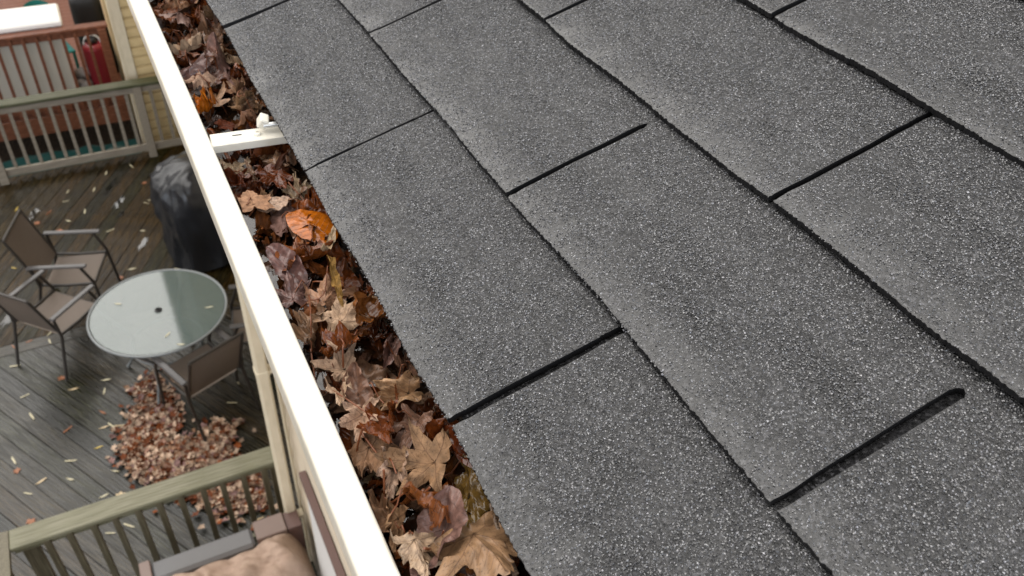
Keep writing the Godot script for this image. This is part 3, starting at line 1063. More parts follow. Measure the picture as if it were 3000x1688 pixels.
func gutter() -> void:
	var G := thing("rain_gutter", "white metal rain gutter packed with wet fallen leaves along the roof edge", "gutter")
	# outer shell: front lip fold, face, ogee, bottom, back
	var lip := [Vector2(-0.0645, -0.0165), Vector2(-0.0640, -0.0150), Vector2(-0.0640, -0.0092), Vector2(-0.0646, -0.0076), Vector2(-0.0660, -0.0068), Vector2(-0.0700, -0.0063), Vector2(-0.0780, -0.0063), Vector2(-0.0825, -0.0068), Vector2(-0.0848, -0.0080), Vector2(-0.0858, -0.0100), Vector2(-0.0860, -0.0130),
		Vector2(-0.0860, -0.0300), Vector2(-0.0852, -0.0335), Vector2(-0.0820, -0.0360), Vector2(-0.0760, -0.0420), Vector2(-0.0710, -0.0520), Vector2(-0.0680, -0.0660), Vector2(-0.0640, -0.0780), Vector2(-0.0580, -0.0880), Vector2(-0.0550, -0.0960), Vector2(-0.0540, -0.1010), Vector2(-0.0520, -0.1030), Vector2(0.0360, -0.1030), Vector2(0.0378, -0.1015), Vector2(0.0380, -0.0950), Vector2(0.0380, -0.0080)]
	put("trough", sweep(lip, 3.0, -15.5, 160), M.white_metal, G)
	var inner := [Vector2(-0.0648, -0.0165), Vector2(-0.0848, -0.0170), Vector2(-0.0848, -0.0300), Vector2(-0.0800, -0.0370), Vector2(-0.0745, -0.0430), Vector2(-0.0696, -0.0525), Vector2(-0.0664, -0.0665), Vector2(-0.0626, -0.0780), Vector2(-0.0566, -0.0885), Vector2(-0.0520, -0.1012), Vector2(0.0355, -0.1012), Vector2(0.0365, -0.0950), Vector2(0.0365, -0.0085)]
	put("lining", sweep(inner, 3.0, -15.5, 160), M.white_metal, G)
	var sb := Build.new()
	var sn := noise(FastNoiseLite.TYPE_SIMPLEX_SMOOTH, 14.0, 57, 3)
	var wall := [Vector2(-0.0840, -0.0185), Vector2(-0.0838, -0.0300), Vector2(-0.0790, -0.0370), Vector2(-0.0735, -0.0430), Vector2(-0.0686, -0.0525), Vector2(-0.0654, -0.0665), Vector2(-0.0616, -0.0780)]
	var srows := []
	for p in wall:
		var row := []
		for j in 420:
			var z := 0.1 - j * 0.004
			var low := clampf(sn.get_noise_1d(z) * 0.012, 0.0, 0.012)
			row.append(Vector3(p.x, maxf(p.y - low * (1.0 if p.y > -0.05 else 0.0), p.y - 0.012), z))
		srows.append(row)
	sb.grid(srows, [], Vector3(1, 0.3, 0))
	put("silt", sb.mesh(), M.trough, G)
	# hidden hanger clipped between lip and back
	for z in [-0.762, -1.39, -2.02, 0.2]:
		var h := Node3D.new()
		h.name = "hanger"
		G.add_child(h, true)
		h.position = Vector3(0, 0, z)
		h.rotation.y = -0.10
		var b := Build.new()
		# channel section: flat web with turned-down flanges
		b.box(Vector3(-0.0638, -0.0128, -0.0105), Vector3(0.036, -0.0112, 0.0105), 0.0006)
		b.box(Vector3(-0.0638, -0.0195, 0.0105), Vector3(0.036, -0.0112, 0.0120), 0.0005)
		b.box(Vector3(-0.0638, -0.0195, -0.0120), Vector3(0.036, -0.0112, -0.0105), 0.0005)
		put("strap", b.mesh(), M.white_metal, h)
		put("slot", span_mesh(Vector3(-0.043, -0.0112, -0.0042), Vector3(-0.034, -0.0108, -0.0024), 0.0002), M.black, h)
		b = Build.new()
		lathe(b, [[0.0036, -0.0112], [0.0036, -0.0095], [0.0028, -0.0085], [0.0, -0.0082]], 16)
		put("rivet", b.mesh(), M.white_metal, h, Vector3(-0.0195, 0, 0.001))
		b = Build.new()
		b.box(Vector3(-0.0045, -0.011, -0.006), Vector3(0.0045, 0.0005, 0.006), 0.0012, Transform3D(Basis(Vector3(0, 0, 1), -0.5) * Basis(Vector3(1, 0, 0), 0.35), Vector3(-0.0095, 0.0035, -0.0035)))
		put("clip", b.mesh(), M.white_metal, h)
		b = Build.new()
		b.tube([Vector3(-0.0125, -0.003, 0.0), Vector3(0.036, -0.003, 0.0)], [0.0028, 0.0028], 10)
		put("screw", b.mesh(), M.zinc, h)

func downspout() -> void:
	var z := -3.53
	var P := thing("downspout", "cream metal downspout running down the house corner", "downspout", Vector3(0, DECK, z))
	put("pipe", span_mesh(Vector3(0.204, 0.25, -0.045), Vector3(0.272, 4.42, 0.04), 0.012), M.cream, P)
	for y in [2.07, 3.6, 0.7]:
		put("joint", span_mesh(Vector3(0.200, y - 0.03, -0.049), Vector3(0.276, y + 0.03, 0.044), 0.012), M.cream, P)
		put("strap", span_mesh(Vector3(0.277, y - 0.012, -0.03), Vector3(0.318, y + 0.012, 0.03), 0.002), M.cream, P)
	var b := Build.new()
	b.box(Vector3(-0.03, -0.20, -0.036), Vector3(0.03, 0.17, 0.036), 0.01, Transform3D(Basis(Vector3(0, 0, 1), 0.85), Vector3(0.118, 4.62, 0)))
	put("elbow", b.mesh(), M.cream, P)
	put("outlet", span_mesh(Vector3(-0.035, 4.72, -0.036), Vector3(0.028, 5.0, 0.036), 0.01), M.cream, P)
	b = Build.new()
	b.box(Vector3(-0.036, -0.25, -0.044), Vector3(0.032, 0.06, 0.038), 0.01, Transform3D(Basis(Vector3(0, 0, 1), -0.9), Vector3(0.226, 0.2, 0)))
	put("shoe", b.mesh(), M.cream, P)

# ---------------------------------------------------------------- furniture
func patio_chair(at: Vector3, face: Vector2, label: String) -> Node3D:
	# own axes: -z is where the sitter looks
	var c := thing("patio_chair", label, "chair", at, atan2(-face.x, -face.y), "brown sling chairs round the glass table")
	var b := Build.new()
	var rows := []
	for i in 9:
		var row := []
		for j in 7:
			var u := (j - 3) / 3.0
			var v := i / 8.0
			row.append(Vector3(u * 0.215, 0.425 - 0.018 * sin(PI * v) * (1.0 - u * u) - 0.02 * v, -0.23 + v * 0.42))
		rows.append(row)
	b.grid(rows, [], Vector3.UP)
	put("seat", b.mesh(), M.sling, c)
	b = Build.new()
	rows = []
	for i in 11:
		var row := []
		for j in 7:
			var u := (j - 3) / 3.0
			var v := i / 10.0
			row.append(Vector3(u * 0.225, 0.44 + v * 0.49, 0.205 + v * 0.17 + 0.02 * sin(PI * v) * (1.0 - u * u)))
		rows.append(row)
	b.grid(rows, [], Vector3(0, 0, -1))
	put("backrest", b.mesh(), M.sling, c)
	b = Build.new()
	b.tube([Vector3(-0.235, 0.935, 0.378), Vector3(0.235, 0.935, 0.378)], [0.013, 0.013], 8)
	put("top_bar", b.mesh(), M.bronze, c)
	for s in [-1.0, 1.0]:
		b = Build.new()
		b.tube([Vector3(s * 0.235, 0.935, 0.378), Vector3(s * 0.235, 0.68, 0.29), Vector3(s * 0.235, 0.43, 0.205)], [0.013, 0.013, 0.013], 8)
		put("back_frame", b.mesh(), M.bronze, c)
		b = Build.new()
		b.tube([Vector3(s * 0.235, 0.43, 0.205), Vector3(s * 0.235, 0.418, 0.0), Vector3(s * 0.235, 0.428, -0.24)], [0.013, 0.013, 0.013], 8)
		put("seat_rail", b.mesh(), M.bronze, c)
		b = Build.new()
		b.tube([Vector3(s * 0.255, 0.635, -0.17), Vector3(s * 0.25, 0.45, -0.245), Vector3(s * 0.26, 0.013, -0.27)], [0.014, 0.014, 0.014], 8)
		put("leg", b.mesh(), M.bronze, c)
		b = Build.new()
		b.tube([Vector3(s * 0.255, 0.64, 0.24), Vector3(s * 0.25, 0.42, 0.22), Vector3(s * 0.26, 0.013, 0.34)], [0.014, 0.014, 0.014], 8)
		put("leg", b.mesh(), M.bronze, c)
		put("armrest", span_mesh(Vector3(s * 0.262 - 0.026, 0.638, -0.235), Vector3(s * 0.262 + 0.026, 0.662, 0.27), 0.009), M.arm, c)
	b = Build.new()
	b.tube([Vector3(-0.235, 0.41, -0.235), Vector3(0.235, 0.41, -0.235)], [0.011, 0.011], 8)
	put("crossbar", b.mesh(), M.bronze, c)
	return c

func furniture() -> void:
	var y := DECK + 0.001
	patio_chair(Vector3(-0.83, y, -7.22), Vector2(0.41, 0.14), "brown sling patio chair standing squarely beside the far side of the glass table")
	patio_chair(Vector3(-1.02, y, -6.62), Vector2(0.62, -0.6), "brown sling patio chair turned with its back to the gap in the deck border board")
	patio_chair(Vector3(-0.03, y, -5.42), Vector2(-0.38, -0.92), "brown sling patio chair pulled up over the leaf pile with its back to the railing")
	patio_chair(Vector3(0.56, y, -5.80), Vector2(-0.97, -0.2), "brown sling patio chair half hidden behind the cream downspout")
	# round glass table
	var T := thing("glass_table", "round frosted glass patio table with a black umbrella hole", "table", Vector3(-0.215, y, -5.965))
	var b := Build.new()
	lathe(b, [[0.022, 0.700], [0.528, 0.700], [0.533, 0.7035], [0.528, 0.707], [0.022, 0.707], [0.022, 0.700]], 72)
	for i in b.v.size():
		if b.v[i].y > 0.7065: b.n[i] = Vector3.UP
		elif b.v[i].y < 0.7003: b.n[i] = Vector3.DOWN
	put("top", b.mesh(), M.table_glass, T)
	b = Build.new()
	var pts := []
	var rad := []
	for i in 73:
		pts.append(Vector3(cos(TAU * i / 72.0) * 0.545, 0.700, sin(TAU * i / 72.0) * 0.545))
		rad.append(0.0115)
	b.tube(pts, rad, 8, false)
	put("rim", b.mesh(), M.rim, T)
	b = Build.new()
	lathe(b, [[0.012, 0.709], [0.03, 0.709], [0.031, 0.713], [0.02, 0.716], [0.012, 0.714], [0.012, 0.69]], 24)
	put("hub", b.mesh(), M.black, T)
	for k in 4:
		var d := Vector3(cos(k * PI / 2 + 0.5), 0, sin(k * PI / 2 + 0.5))
		b = Build.new()
		b.tube([d * 0.535 + Vector3(0, 0.692, 0), d * 0.42 + Vector3(0, 0.55, 0), d * 0.30 + Vector3(0, 0.38, 0), d * 0.32 + Vector3(0, 0.18, 0), d * 0.42 + Vector3(0, 0.014, 0)], [0.016, 0.016, 0.016, 0.016, 0.016], 10)
		put("leg", b.mesh(), M.rim, T)
	b = Build.new()
	pts = []
	rad = []
	for i in 37:
		pts.append(Vector3(cos(TAU * i / 36.0) * 0.295, 0.36, sin(TAU * i / 36.0) * 0.295))
		rad.append(0.01)
	b.tube(pts, rad, 6, false)
	put("brace_ring", b.mesh(), M.rim, T)
	grill()
	bench()

func grill() -> void:
	# barbecue under a creased black vinyl cover
	var b := Build.new()
	var crease := noise(FastNoiseLite.TYPE_SIMPLEX, 2.4, 91, 3)
	crease.fractal_type = FastNoiseLite.FRACTAL_RIDGED
	var rows := []
	var prof := [[0.03, 1.0], [0.12, 0.99], [0.24, 0.985], [0.36, 0.985], [0.48, 0.99], [0.58, 1.0], [0.68, 1.01], [0.76, 1.02], [0.82, 1.02], [0.87, 1.0], [0.92, 0.96], [0.97, 0.9], [1.02, 0.82], [1.06, 0.7], [1.09, 0.52], [1.105, 0.3], [1.11, 0.0]]
	for p in prof:
		var row := []
		for j in 96:
			var t := TAU * j / 96.0
			var sq := 1.0 / pow(pow(absf(cos(t)), 4.0) + pow(absf(sin(t)), 4.0), 0.25)
			var d: Vector3 = Vector3(cos(t) * 0.56, 0, sin(t) * 0.33) * sq * p[1]
			var q: Vector3 = Vector3(d.x, p[0], d.z)
			var f := crease.get_noise_3dv(q * Vector3(1.2, 0.7, 1.2)) * 0.055 * clampf(p[1], 0.2, 1.0)
			# long hanging folds towards the hem
			f += 0.014 * sin(t * 11.0 + p[0] * 2.0) * (1.1 - p[0])
			row.append(q + d.normalized() * f + Vector3(0, f * 0.5, 0))
		rows.append(row)
	b.grid(rows, [], Vector3.ZERO, true)
	for i in b.v.size():
		if b.n[i].dot(b.v[i] - Vector3(0, 0.55, 0)) < 0.0:
			b.n[i] = -b.n[i]
	var g := put("grill_cover", b.mesh(), M.vinyl, self, Vector3(0.60, DECK, -7.62))
	g.rotation.y = 0.28
	tag(g, "creased black vinyl cover over a barbecue grill on the wet deck", "grill cover")

func bench() -> void:
	var B := thing("patio_bench", "patio bench with grey mesh back and brown frame against the near railing", "bench", Vector3(-0.18, DECK, -3.42))
	put("back_panel", span_mesh(Vector3(-0.46, 0.42, -0.075), Vector3(0.155, 0.80, 0.07), 0.02), M.grey_mesh, B)
	put("back_post", span_mesh(Vector3(0.17, 0.0, -0.085), Vector3(0.36, 0.82, 0.06), 0.006), M.brown_metal, B)
	put("back_post", span_mesh(Vector3(-0.52, 0.0, -0.08), Vector3(-0.455, 0.82, 0.06), 0.006), M.brown_metal, B)
	put("side_panel", span_mesh(Vector3(0.362, 0.0, -0.085), Vector3(0.455, 0.80, 0.05), 0.004), M.brown_trim, B)
	put("arm", span_mesh(Vector3(0.19, 0.5, 0.062), Vector3(0.37, 0.62, 0.75), 0.01), M.brown_trim, B)
	put("seat", span_mesh(Vector3(-0.5, 0.33, 0.065), Vector3(0.18, 0.42, 0.7), 0.01), M.grey_mesh, B)
	for p in [Vector2(-0.47, 0.65), Vector2(0.27, 0.65)]:
		put("leg", span_mesh(Vector3(p.x - 0.03, 0, p.y - 0.03), Vector3(p.x + 0.03, 0.5, p.y + 0.03), 0.004), M.brown_metal, B)
	# crumpled tan cover thrown over the bench
	var b := Build.new()
	var nz := noise(FastNoiseLite.TYPE_SIMPLEX_SMOOTH, 2.2, 93, 2)
	var fold := noise(FastNoiseLite.TYPE_SIMPLEX, 2.6, 94, 1)
	fold.fractal_type = FastNoiseLite.FRACTAL_RIDGED
	var rows := []
	for i in 44:
		var row := []
		for j in 60:
			var u := j / 59.0
			var v := i / 43.0
			var x := lerpf(-0.46, 0.47, u)
			var z := lerpf(-0.17, 0.95, v) + 0.05 * sin(u * 5.0) - 0.06 * (1.0 - u)
			var edge: float = min(min(u, 1.0 - u), v) * 7.0
			var dome := 1.0 - exp(-edge * 1.2)
			var yy := 0.52 + 0.40 * dome + nz.get_noise_2d(x * 0.9, z * 0.9) * 0.06 + (fold.get_noise_2d(x * 0.9 + z * 0.7, z * 0.5 - x * 0.35) * 0.5 + 0.5) * 0.12 * dome + absf(sin((x * 0.6 + z) * 9.0 + nz.get_noise_2d(x, z) * 6.0)) * 0.025 * dome
			row.append(Vector3(x, yy, z))
		rows.append(row)
	b.grid(rows, [], Vector3.UP)
	tag(put("canvas_cover", b.mesh(), M.canvas, self, Vector3(-0.20, DECK, -3.25)), "crumpled tan canvas cover thrown over the grey patio bench", "cover")

# ---------------------------------------------------------------- leaves
func outline(kind: String) -> PackedVector2Array:
	var pts := PackedVector2Array()
	if kind == "maple" or kind == "silver_maple":
		var half := [[0, 1.0], [7, 0.80], [10, 0.84], [17, 0.60], [21, 0.63], [28, 0.40], [37, 0.62], [41, 0.67], [50, 0.93], [57, 0.70], [61, 0.73], [69, 0.45], [78, 0.34], [90, 0.48], [100, 0.60], [110, 0.70], [118, 0.48], [130, 0.40], [148, 0.26], [166, 0.2], [180, 0.10]]
		if kind == "maple":
			half = [[0, 1.0], [6, 0.86], [11, 0.88], [18, 0.72], [22, 0.74], [28, 0.58], [37, 0.72], [41, 0.76], [50, 0.95], [57, 0.80], [61, 0.81], [70, 0.62], [78, 0.52], [90, 0.60], [100, 0.66], [110, 0.74], [120, 0.56], [132, 0.48], [148, 0.36], [166, 0.28], [180, 0.12]]
		var full := []
		for p in half:
			full.append(p)
		for i in range(half.size() - 2, 0, -1):
			full.append([360 - half[i][0], half[i][1]])
		for i in full.size():
			var a: Array = full[i]
			var b: Array = full[(i + 1) % full.size()]
			for k in 2:
				var A: Vector2 = Vector2(sin(deg_to_rad(a[0])), -cos(deg_to_rad(a[0]))) * a[1]
				var Bq: Vector2 = Vector2(sin(deg_to_rad(b[0])), -cos(deg_to_rad(b[0]))) * b[1]
				pts.append(A.lerp(Bq, k * 0.5))
	elif kind == "oak":
		for i in 80:
			var t := TAU * i / 80.0
			var r := 0.62 + 0.0
			var e := Vector2(sin(t) * 0.52, -cos(t) * 0.98)
			var lob := 1.0 - 0.30 * pow(absf(sin(t * 4.5 + 0.6)), 1.5) * absf(sin(t))
			pts.append(e * lob)
	else:
		var wd := 0.60 if kind == "oval" else 0.17
		for i in 64:
			var t := TAU * i / 64.0
			var y := -cos(t)
			var f := pow(clampf(1.0 - absf(y) , 0, 1), 0.55) * (1.0 - 0.18 * y * 0.0)
			var k := sin(acos(clampf(y, -1, 1)))
			pts.append(Vector2(signf(sin(t)) * wd * lerpf(k, f, 0.45) * (1.0 + 0.15 * y), y))
	return pts

const RINGS := [0.0, 0.16, 0.34, 0.52, 0.7, 0.86, 1.0]

# leaf surface as rings of points, flat in x/z with the tip towards -z, then curled
func leaf_rings(kind: String, size: float, curl: Dictionary, sd: int) -> Array:
	var o := outline(kind)
	var nz := noise(FastNoiseLite.TYPE_SIMPLEX_SMOOTH, 1.7, sd, 2)
	var asym := 1.0 + (hash(sd) % 100 - 50) / 400.0
	var rows := []
	var uvs := []
	var roll: float = curl.get("roll", 0.0)
	var ra: float = curl.get("axis", 0.0)
	var cup: float = curl.get("cup", 0.0)
	var rip: float = curl.get("ripple", 0.12)
	var droop: float = curl.get("droop", 0.0)
	var fold: float = curl.get("fold", 0.0)
	for f in RINGS:
		var row := []
		var ur := []
		for p in o:
			var q: Vector2 = p * f
			q.x *= asym if q.x > 0.0 else 2.0 - asym
			var y: float = cup * q.length_squared() + droop * q.y * absf(q.y) + nz.get_noise_2d(q.x * 1.2 + sd, q.y * 1.2) * rip * (0.25 + f) + nz.get_noise_2d(q.x * 4.0, q.y * 4.0 + sd) * rip * 0.16 * f
			ur.append(Vector2(q.x * 0.5 + 0.5, q.y * 0.5 + 0.5))
			# halves folded up along the midrib
			y += absf(q.x) * sin(fold)
			q.x *= cos(fold)
			var w := q.rotated(ra)
			if absf(roll) > 0.01:
				var R := 1.0 / roll
				var an := w.x / R
				w.x = R * sin(an) - y * sin(an)
				y = R * (1.0 - cos(an)) + y * cos(an)
			w = w.rotated(-ra)
			row.append(Vector3(w.x, y, w.y) * size)
		rows.append(row)
		uvs.append(ur)
	return [rows, uvs]

var HX := 46
var HZ := 620
var HC := 0.0025
var HM := PackedFloat32Array()
func cell(x: float, z: float) -> int:
	var i := int((x + 0.078) / HC)
	var j := int((0.08 - z) / HC)
	if i < 0 or i >= HX or j < 0 or j >= HZ:
		return -1
	return j * HX + i

const TONES := {
	"tan": [0.35, 0.195, 0.11], "pale buff": [0.50, 0.345, 0.225], "taupe": [0.23, 0.125, 0.08], "rust": [0.205, 0.054, 0.013], "russet": [0.13, 0.035, 0.011],
	"dark brown": [0.075, 0.026, 0.011], "copper": [0.28, 0.092, 0.025], "orange": [0.56, 0.16, 0.012], "mauve": [0.23, 0.13, 0.105], "ochre": [0.26, 0.15, 0.04]}

# lay a leaf into the gutter so that it rests on what is already there
func lay_leaf(kind: String, size: float, at: Vector3, yaw: float, tilt: Vector2, curl: Dictionary, tone: String, wet: int, sd: int, top := false, free := false) -> MeshInstance3D:
	var g := leaf_rings(kind, size, curl, sd)
	var bs := Basis(Vector3.UP, yaw) * Basis(Vector3(1, 0, 0), tilt.x) * Basis(Vector3(0, 0, 1), tilt.y)
	var rows: Array = g[0]
	var need := []
	for row in rows:
		for j in row.size():
			var p: Vector3 = bs * row[j]
			var x := at.x + p.x
			var lo := -0.0615
			var hi := 0.034
			if p.y + at.y > -0.03 and false:
				lo = -0.06
			# edges that meet the sides of the gutter bend up along them
			if x < lo:
				p.y += (lo - x) * 0.75
				x = lo + (lo - x) * 0.04
			elif x > hi:
				p.y += (x - hi) * 0.3
				x = hi
			row[j] = Vector3(x, p.y, at.z + p.z)
			var c := cell(row[j].x, row[j].z)
			if c >= 0:
				need.append(HM[c] - p.y)
	need.sort()
	var lift: float = need[int((need.size() - 1) * (0.86 if not top else 0.985))] if need.size() else -0.05
	var low := 1e9
	for row in rows:
		for j in row.size():
			var p: Vector3 = row[j]
			p.y += lift
			var c := cell(p.x, p.z)
			if not top and c >= 0 and p.y < HM[c] + 0.0006:
				p.y = HM[c] + 0.0006
			# stay under the overhanging shingle edge
			var ceil_y := -0.010 + p.x * 0.33 if p.x > -0.003 else 1.0
			if p.y > ceil_y:
				p.y = ceil_y
			row[j] = p
			low = min(low, p.y)
	var org := Vector3(at.x, low, at.z)
	var b := Build.new()
	var t: Array = TONES[tone]
	var k := rng.randf_range(0.72, 1.2) * 1.15
	b.tint = Color(t[0] * k, t[1] * k * rng.randf_range(0.94, 1.06), t[2] * k)
	for row in rows:
		for j in row.size():
			row[j] -= org
	b.grid(rows, g[1], Vector3.ZERO, true)
	# consistent normals for a curled sheet: up unless it faces down
	var o := put({"maple": "maple_leaf", "silver_maple": "maple_leaf", "oak": "oak_leaf", "oval": "oval_leaf", "narrow": "narrow_leaf"}[kind], b.mesh(), M["%s%d" % ["palmate" if "maple" in kind else "pinnate", wet]], self, org)
	for row in rows:
		for p in row:
			var c := cell(p.x + org.x, p.z + org.z)
			if c >= 0 and p.y + org.y > HM[c]:
				HM[c] = min(p.y + org.y, HM[c] + 0.006)
	# petiole
	return o

func curl_word(c: Dictionary) -> String:
	if absf(c.get("roll", 0.0)) > 1.2:
		return "tightly curled"
	if absf(c.get("roll", 0.0)) > 0.6 or absf(c.get("cup", 0.0)) > 0.35:
		return "curled"
	if c.get("ripple", 0.0) > 0.2:
		return "crinkled"
	return "flat"

func gutter_leaves() -> void:
	HM.resize(HX * HZ)
	var nz := noise(FastNoiseLite.TYPE_SIMPLEX_SMOOTH, 9.0, 41, 3)
	var b := Build.new()
	var rows := []
	for j in range(0, HZ, 2):
		var row := []
		for i in range(0, HX):
			var x := -0.078 + (i + 0.5) * HC
			var z := 0.08 - (j + 0.5) * HC
			var y := -0.052 + nz.get_noise_2d(x * 1.5, z) * 0.012 + nz.get_noise_2d(x * 9.0, z * 9.0) * 0.004
			HM[j * HX + i] = y
			HM[min(j + 1, HZ - 1) * HX + i] = y
			row.append(Vector3(clampf(x, -0.0635, 0.0345), y, z))
		rows.append(row)
	b.grid(rows, [], Vector3.UP)
	var li := put("leaf_litter", b.mesh(), M.litter, self)
	li.set_meta("kind", "stuff")
	tag(li, "dark sodden leaf litter at the bottom of the gutter", "litter")
	# random fill
	var kinds := ["maple", "silver_maple", "silver_maple", "oval", "oval", "oak", "silver_maple", "narrow"]
	var tones := ["tan", "tan", "taupe", "rust", "russet", "copper", "copper", "pale buff", "russet", "mauve", "tan", "rust"]
	for i in 256:
		var kind: String = kinds[rng.randi_range(0, 7)]
		var tone: String = tones[rng.randi_range(0, 11)]
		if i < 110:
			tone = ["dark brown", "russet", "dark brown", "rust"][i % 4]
		var z := -0.16 - 1.14 * fposmod(i * 0.6180339 + rng.randf() * 0.02, 1.0)
		var at := Vector3(rng.randf_range(-0.055, 0.014), -0.03, z)
		var curl := {"ripple": rng.randf_range(0.08, 0.3), "cup": rng.randf_range(-0.25, 0.35), "roll": (rng.randf_range(0.7, 2.8) * (1 if rng.randf() < 0.7 else -1)) if rng.randf() < 0.72 else 0.0, "axis": rng.randf() * PI, "droop": rng.randf_range(-0.2, 0.2), "fold": rng.randf_range(0.5, 1.25) * (1 if rng.randf() < 0.7 else -1) if rng.randf() < 0.65 else 0.0}
		var size := rng.randf_range(0.017, 0.034) * (1.1 if kind == "narrow" else 1.0)
		var wet := 2 if rng.randf() < 0.45 else (1 if rng.randf() < 0.7 else 0)
		var o := lay_leaf(kind, size, at, rng.randf() * TAU, Vector2(rng.randf_range(-0.5, 0.5), rng.randf_range(-0.5, 0.5)), curl, tone, wet, 100 + i)
		leaf_label(o, kind, tone, wet, curl, o.position.x)
	water()
	hero_leaves()
	stalks()

func leaf_label(o: Node3D, kind: String, tone: String, wet: int, curl: Dictionary, x: float) -> void:
	var where := "against the gutter lip" if x < -0.04 else ("tucked under the shingle edge" if x > -0.008 else "in the middle of the gutter")
	var kw: String = {"maple": "broad maple leaf", "silver_maple": "deeply cut maple leaf", "oak": "lobed oak leaf", "oval": "oval leaf", "narrow": "narrow leaf"}[kind]
	var l := "%s %s %s %s %s" % [curl_word(curl), ["dry", "damp", "wet glossy"][wet], tone, kw, where]
	tag(o, l, "leaf", "fallen leaves in the gutter: " + l)

func water() -> void:
	var b := Build.new()
	b.quad(Vector3(-0.0632, -0.047, 0.06), Vector3(0.0345, -0.047, 0.06), Vector3(0.0345, -0.047, -1.4), Vector3(-0.0632, -0.047, -1.4), Vector3.UP)
	structure("water", b.mesh(), M.water)

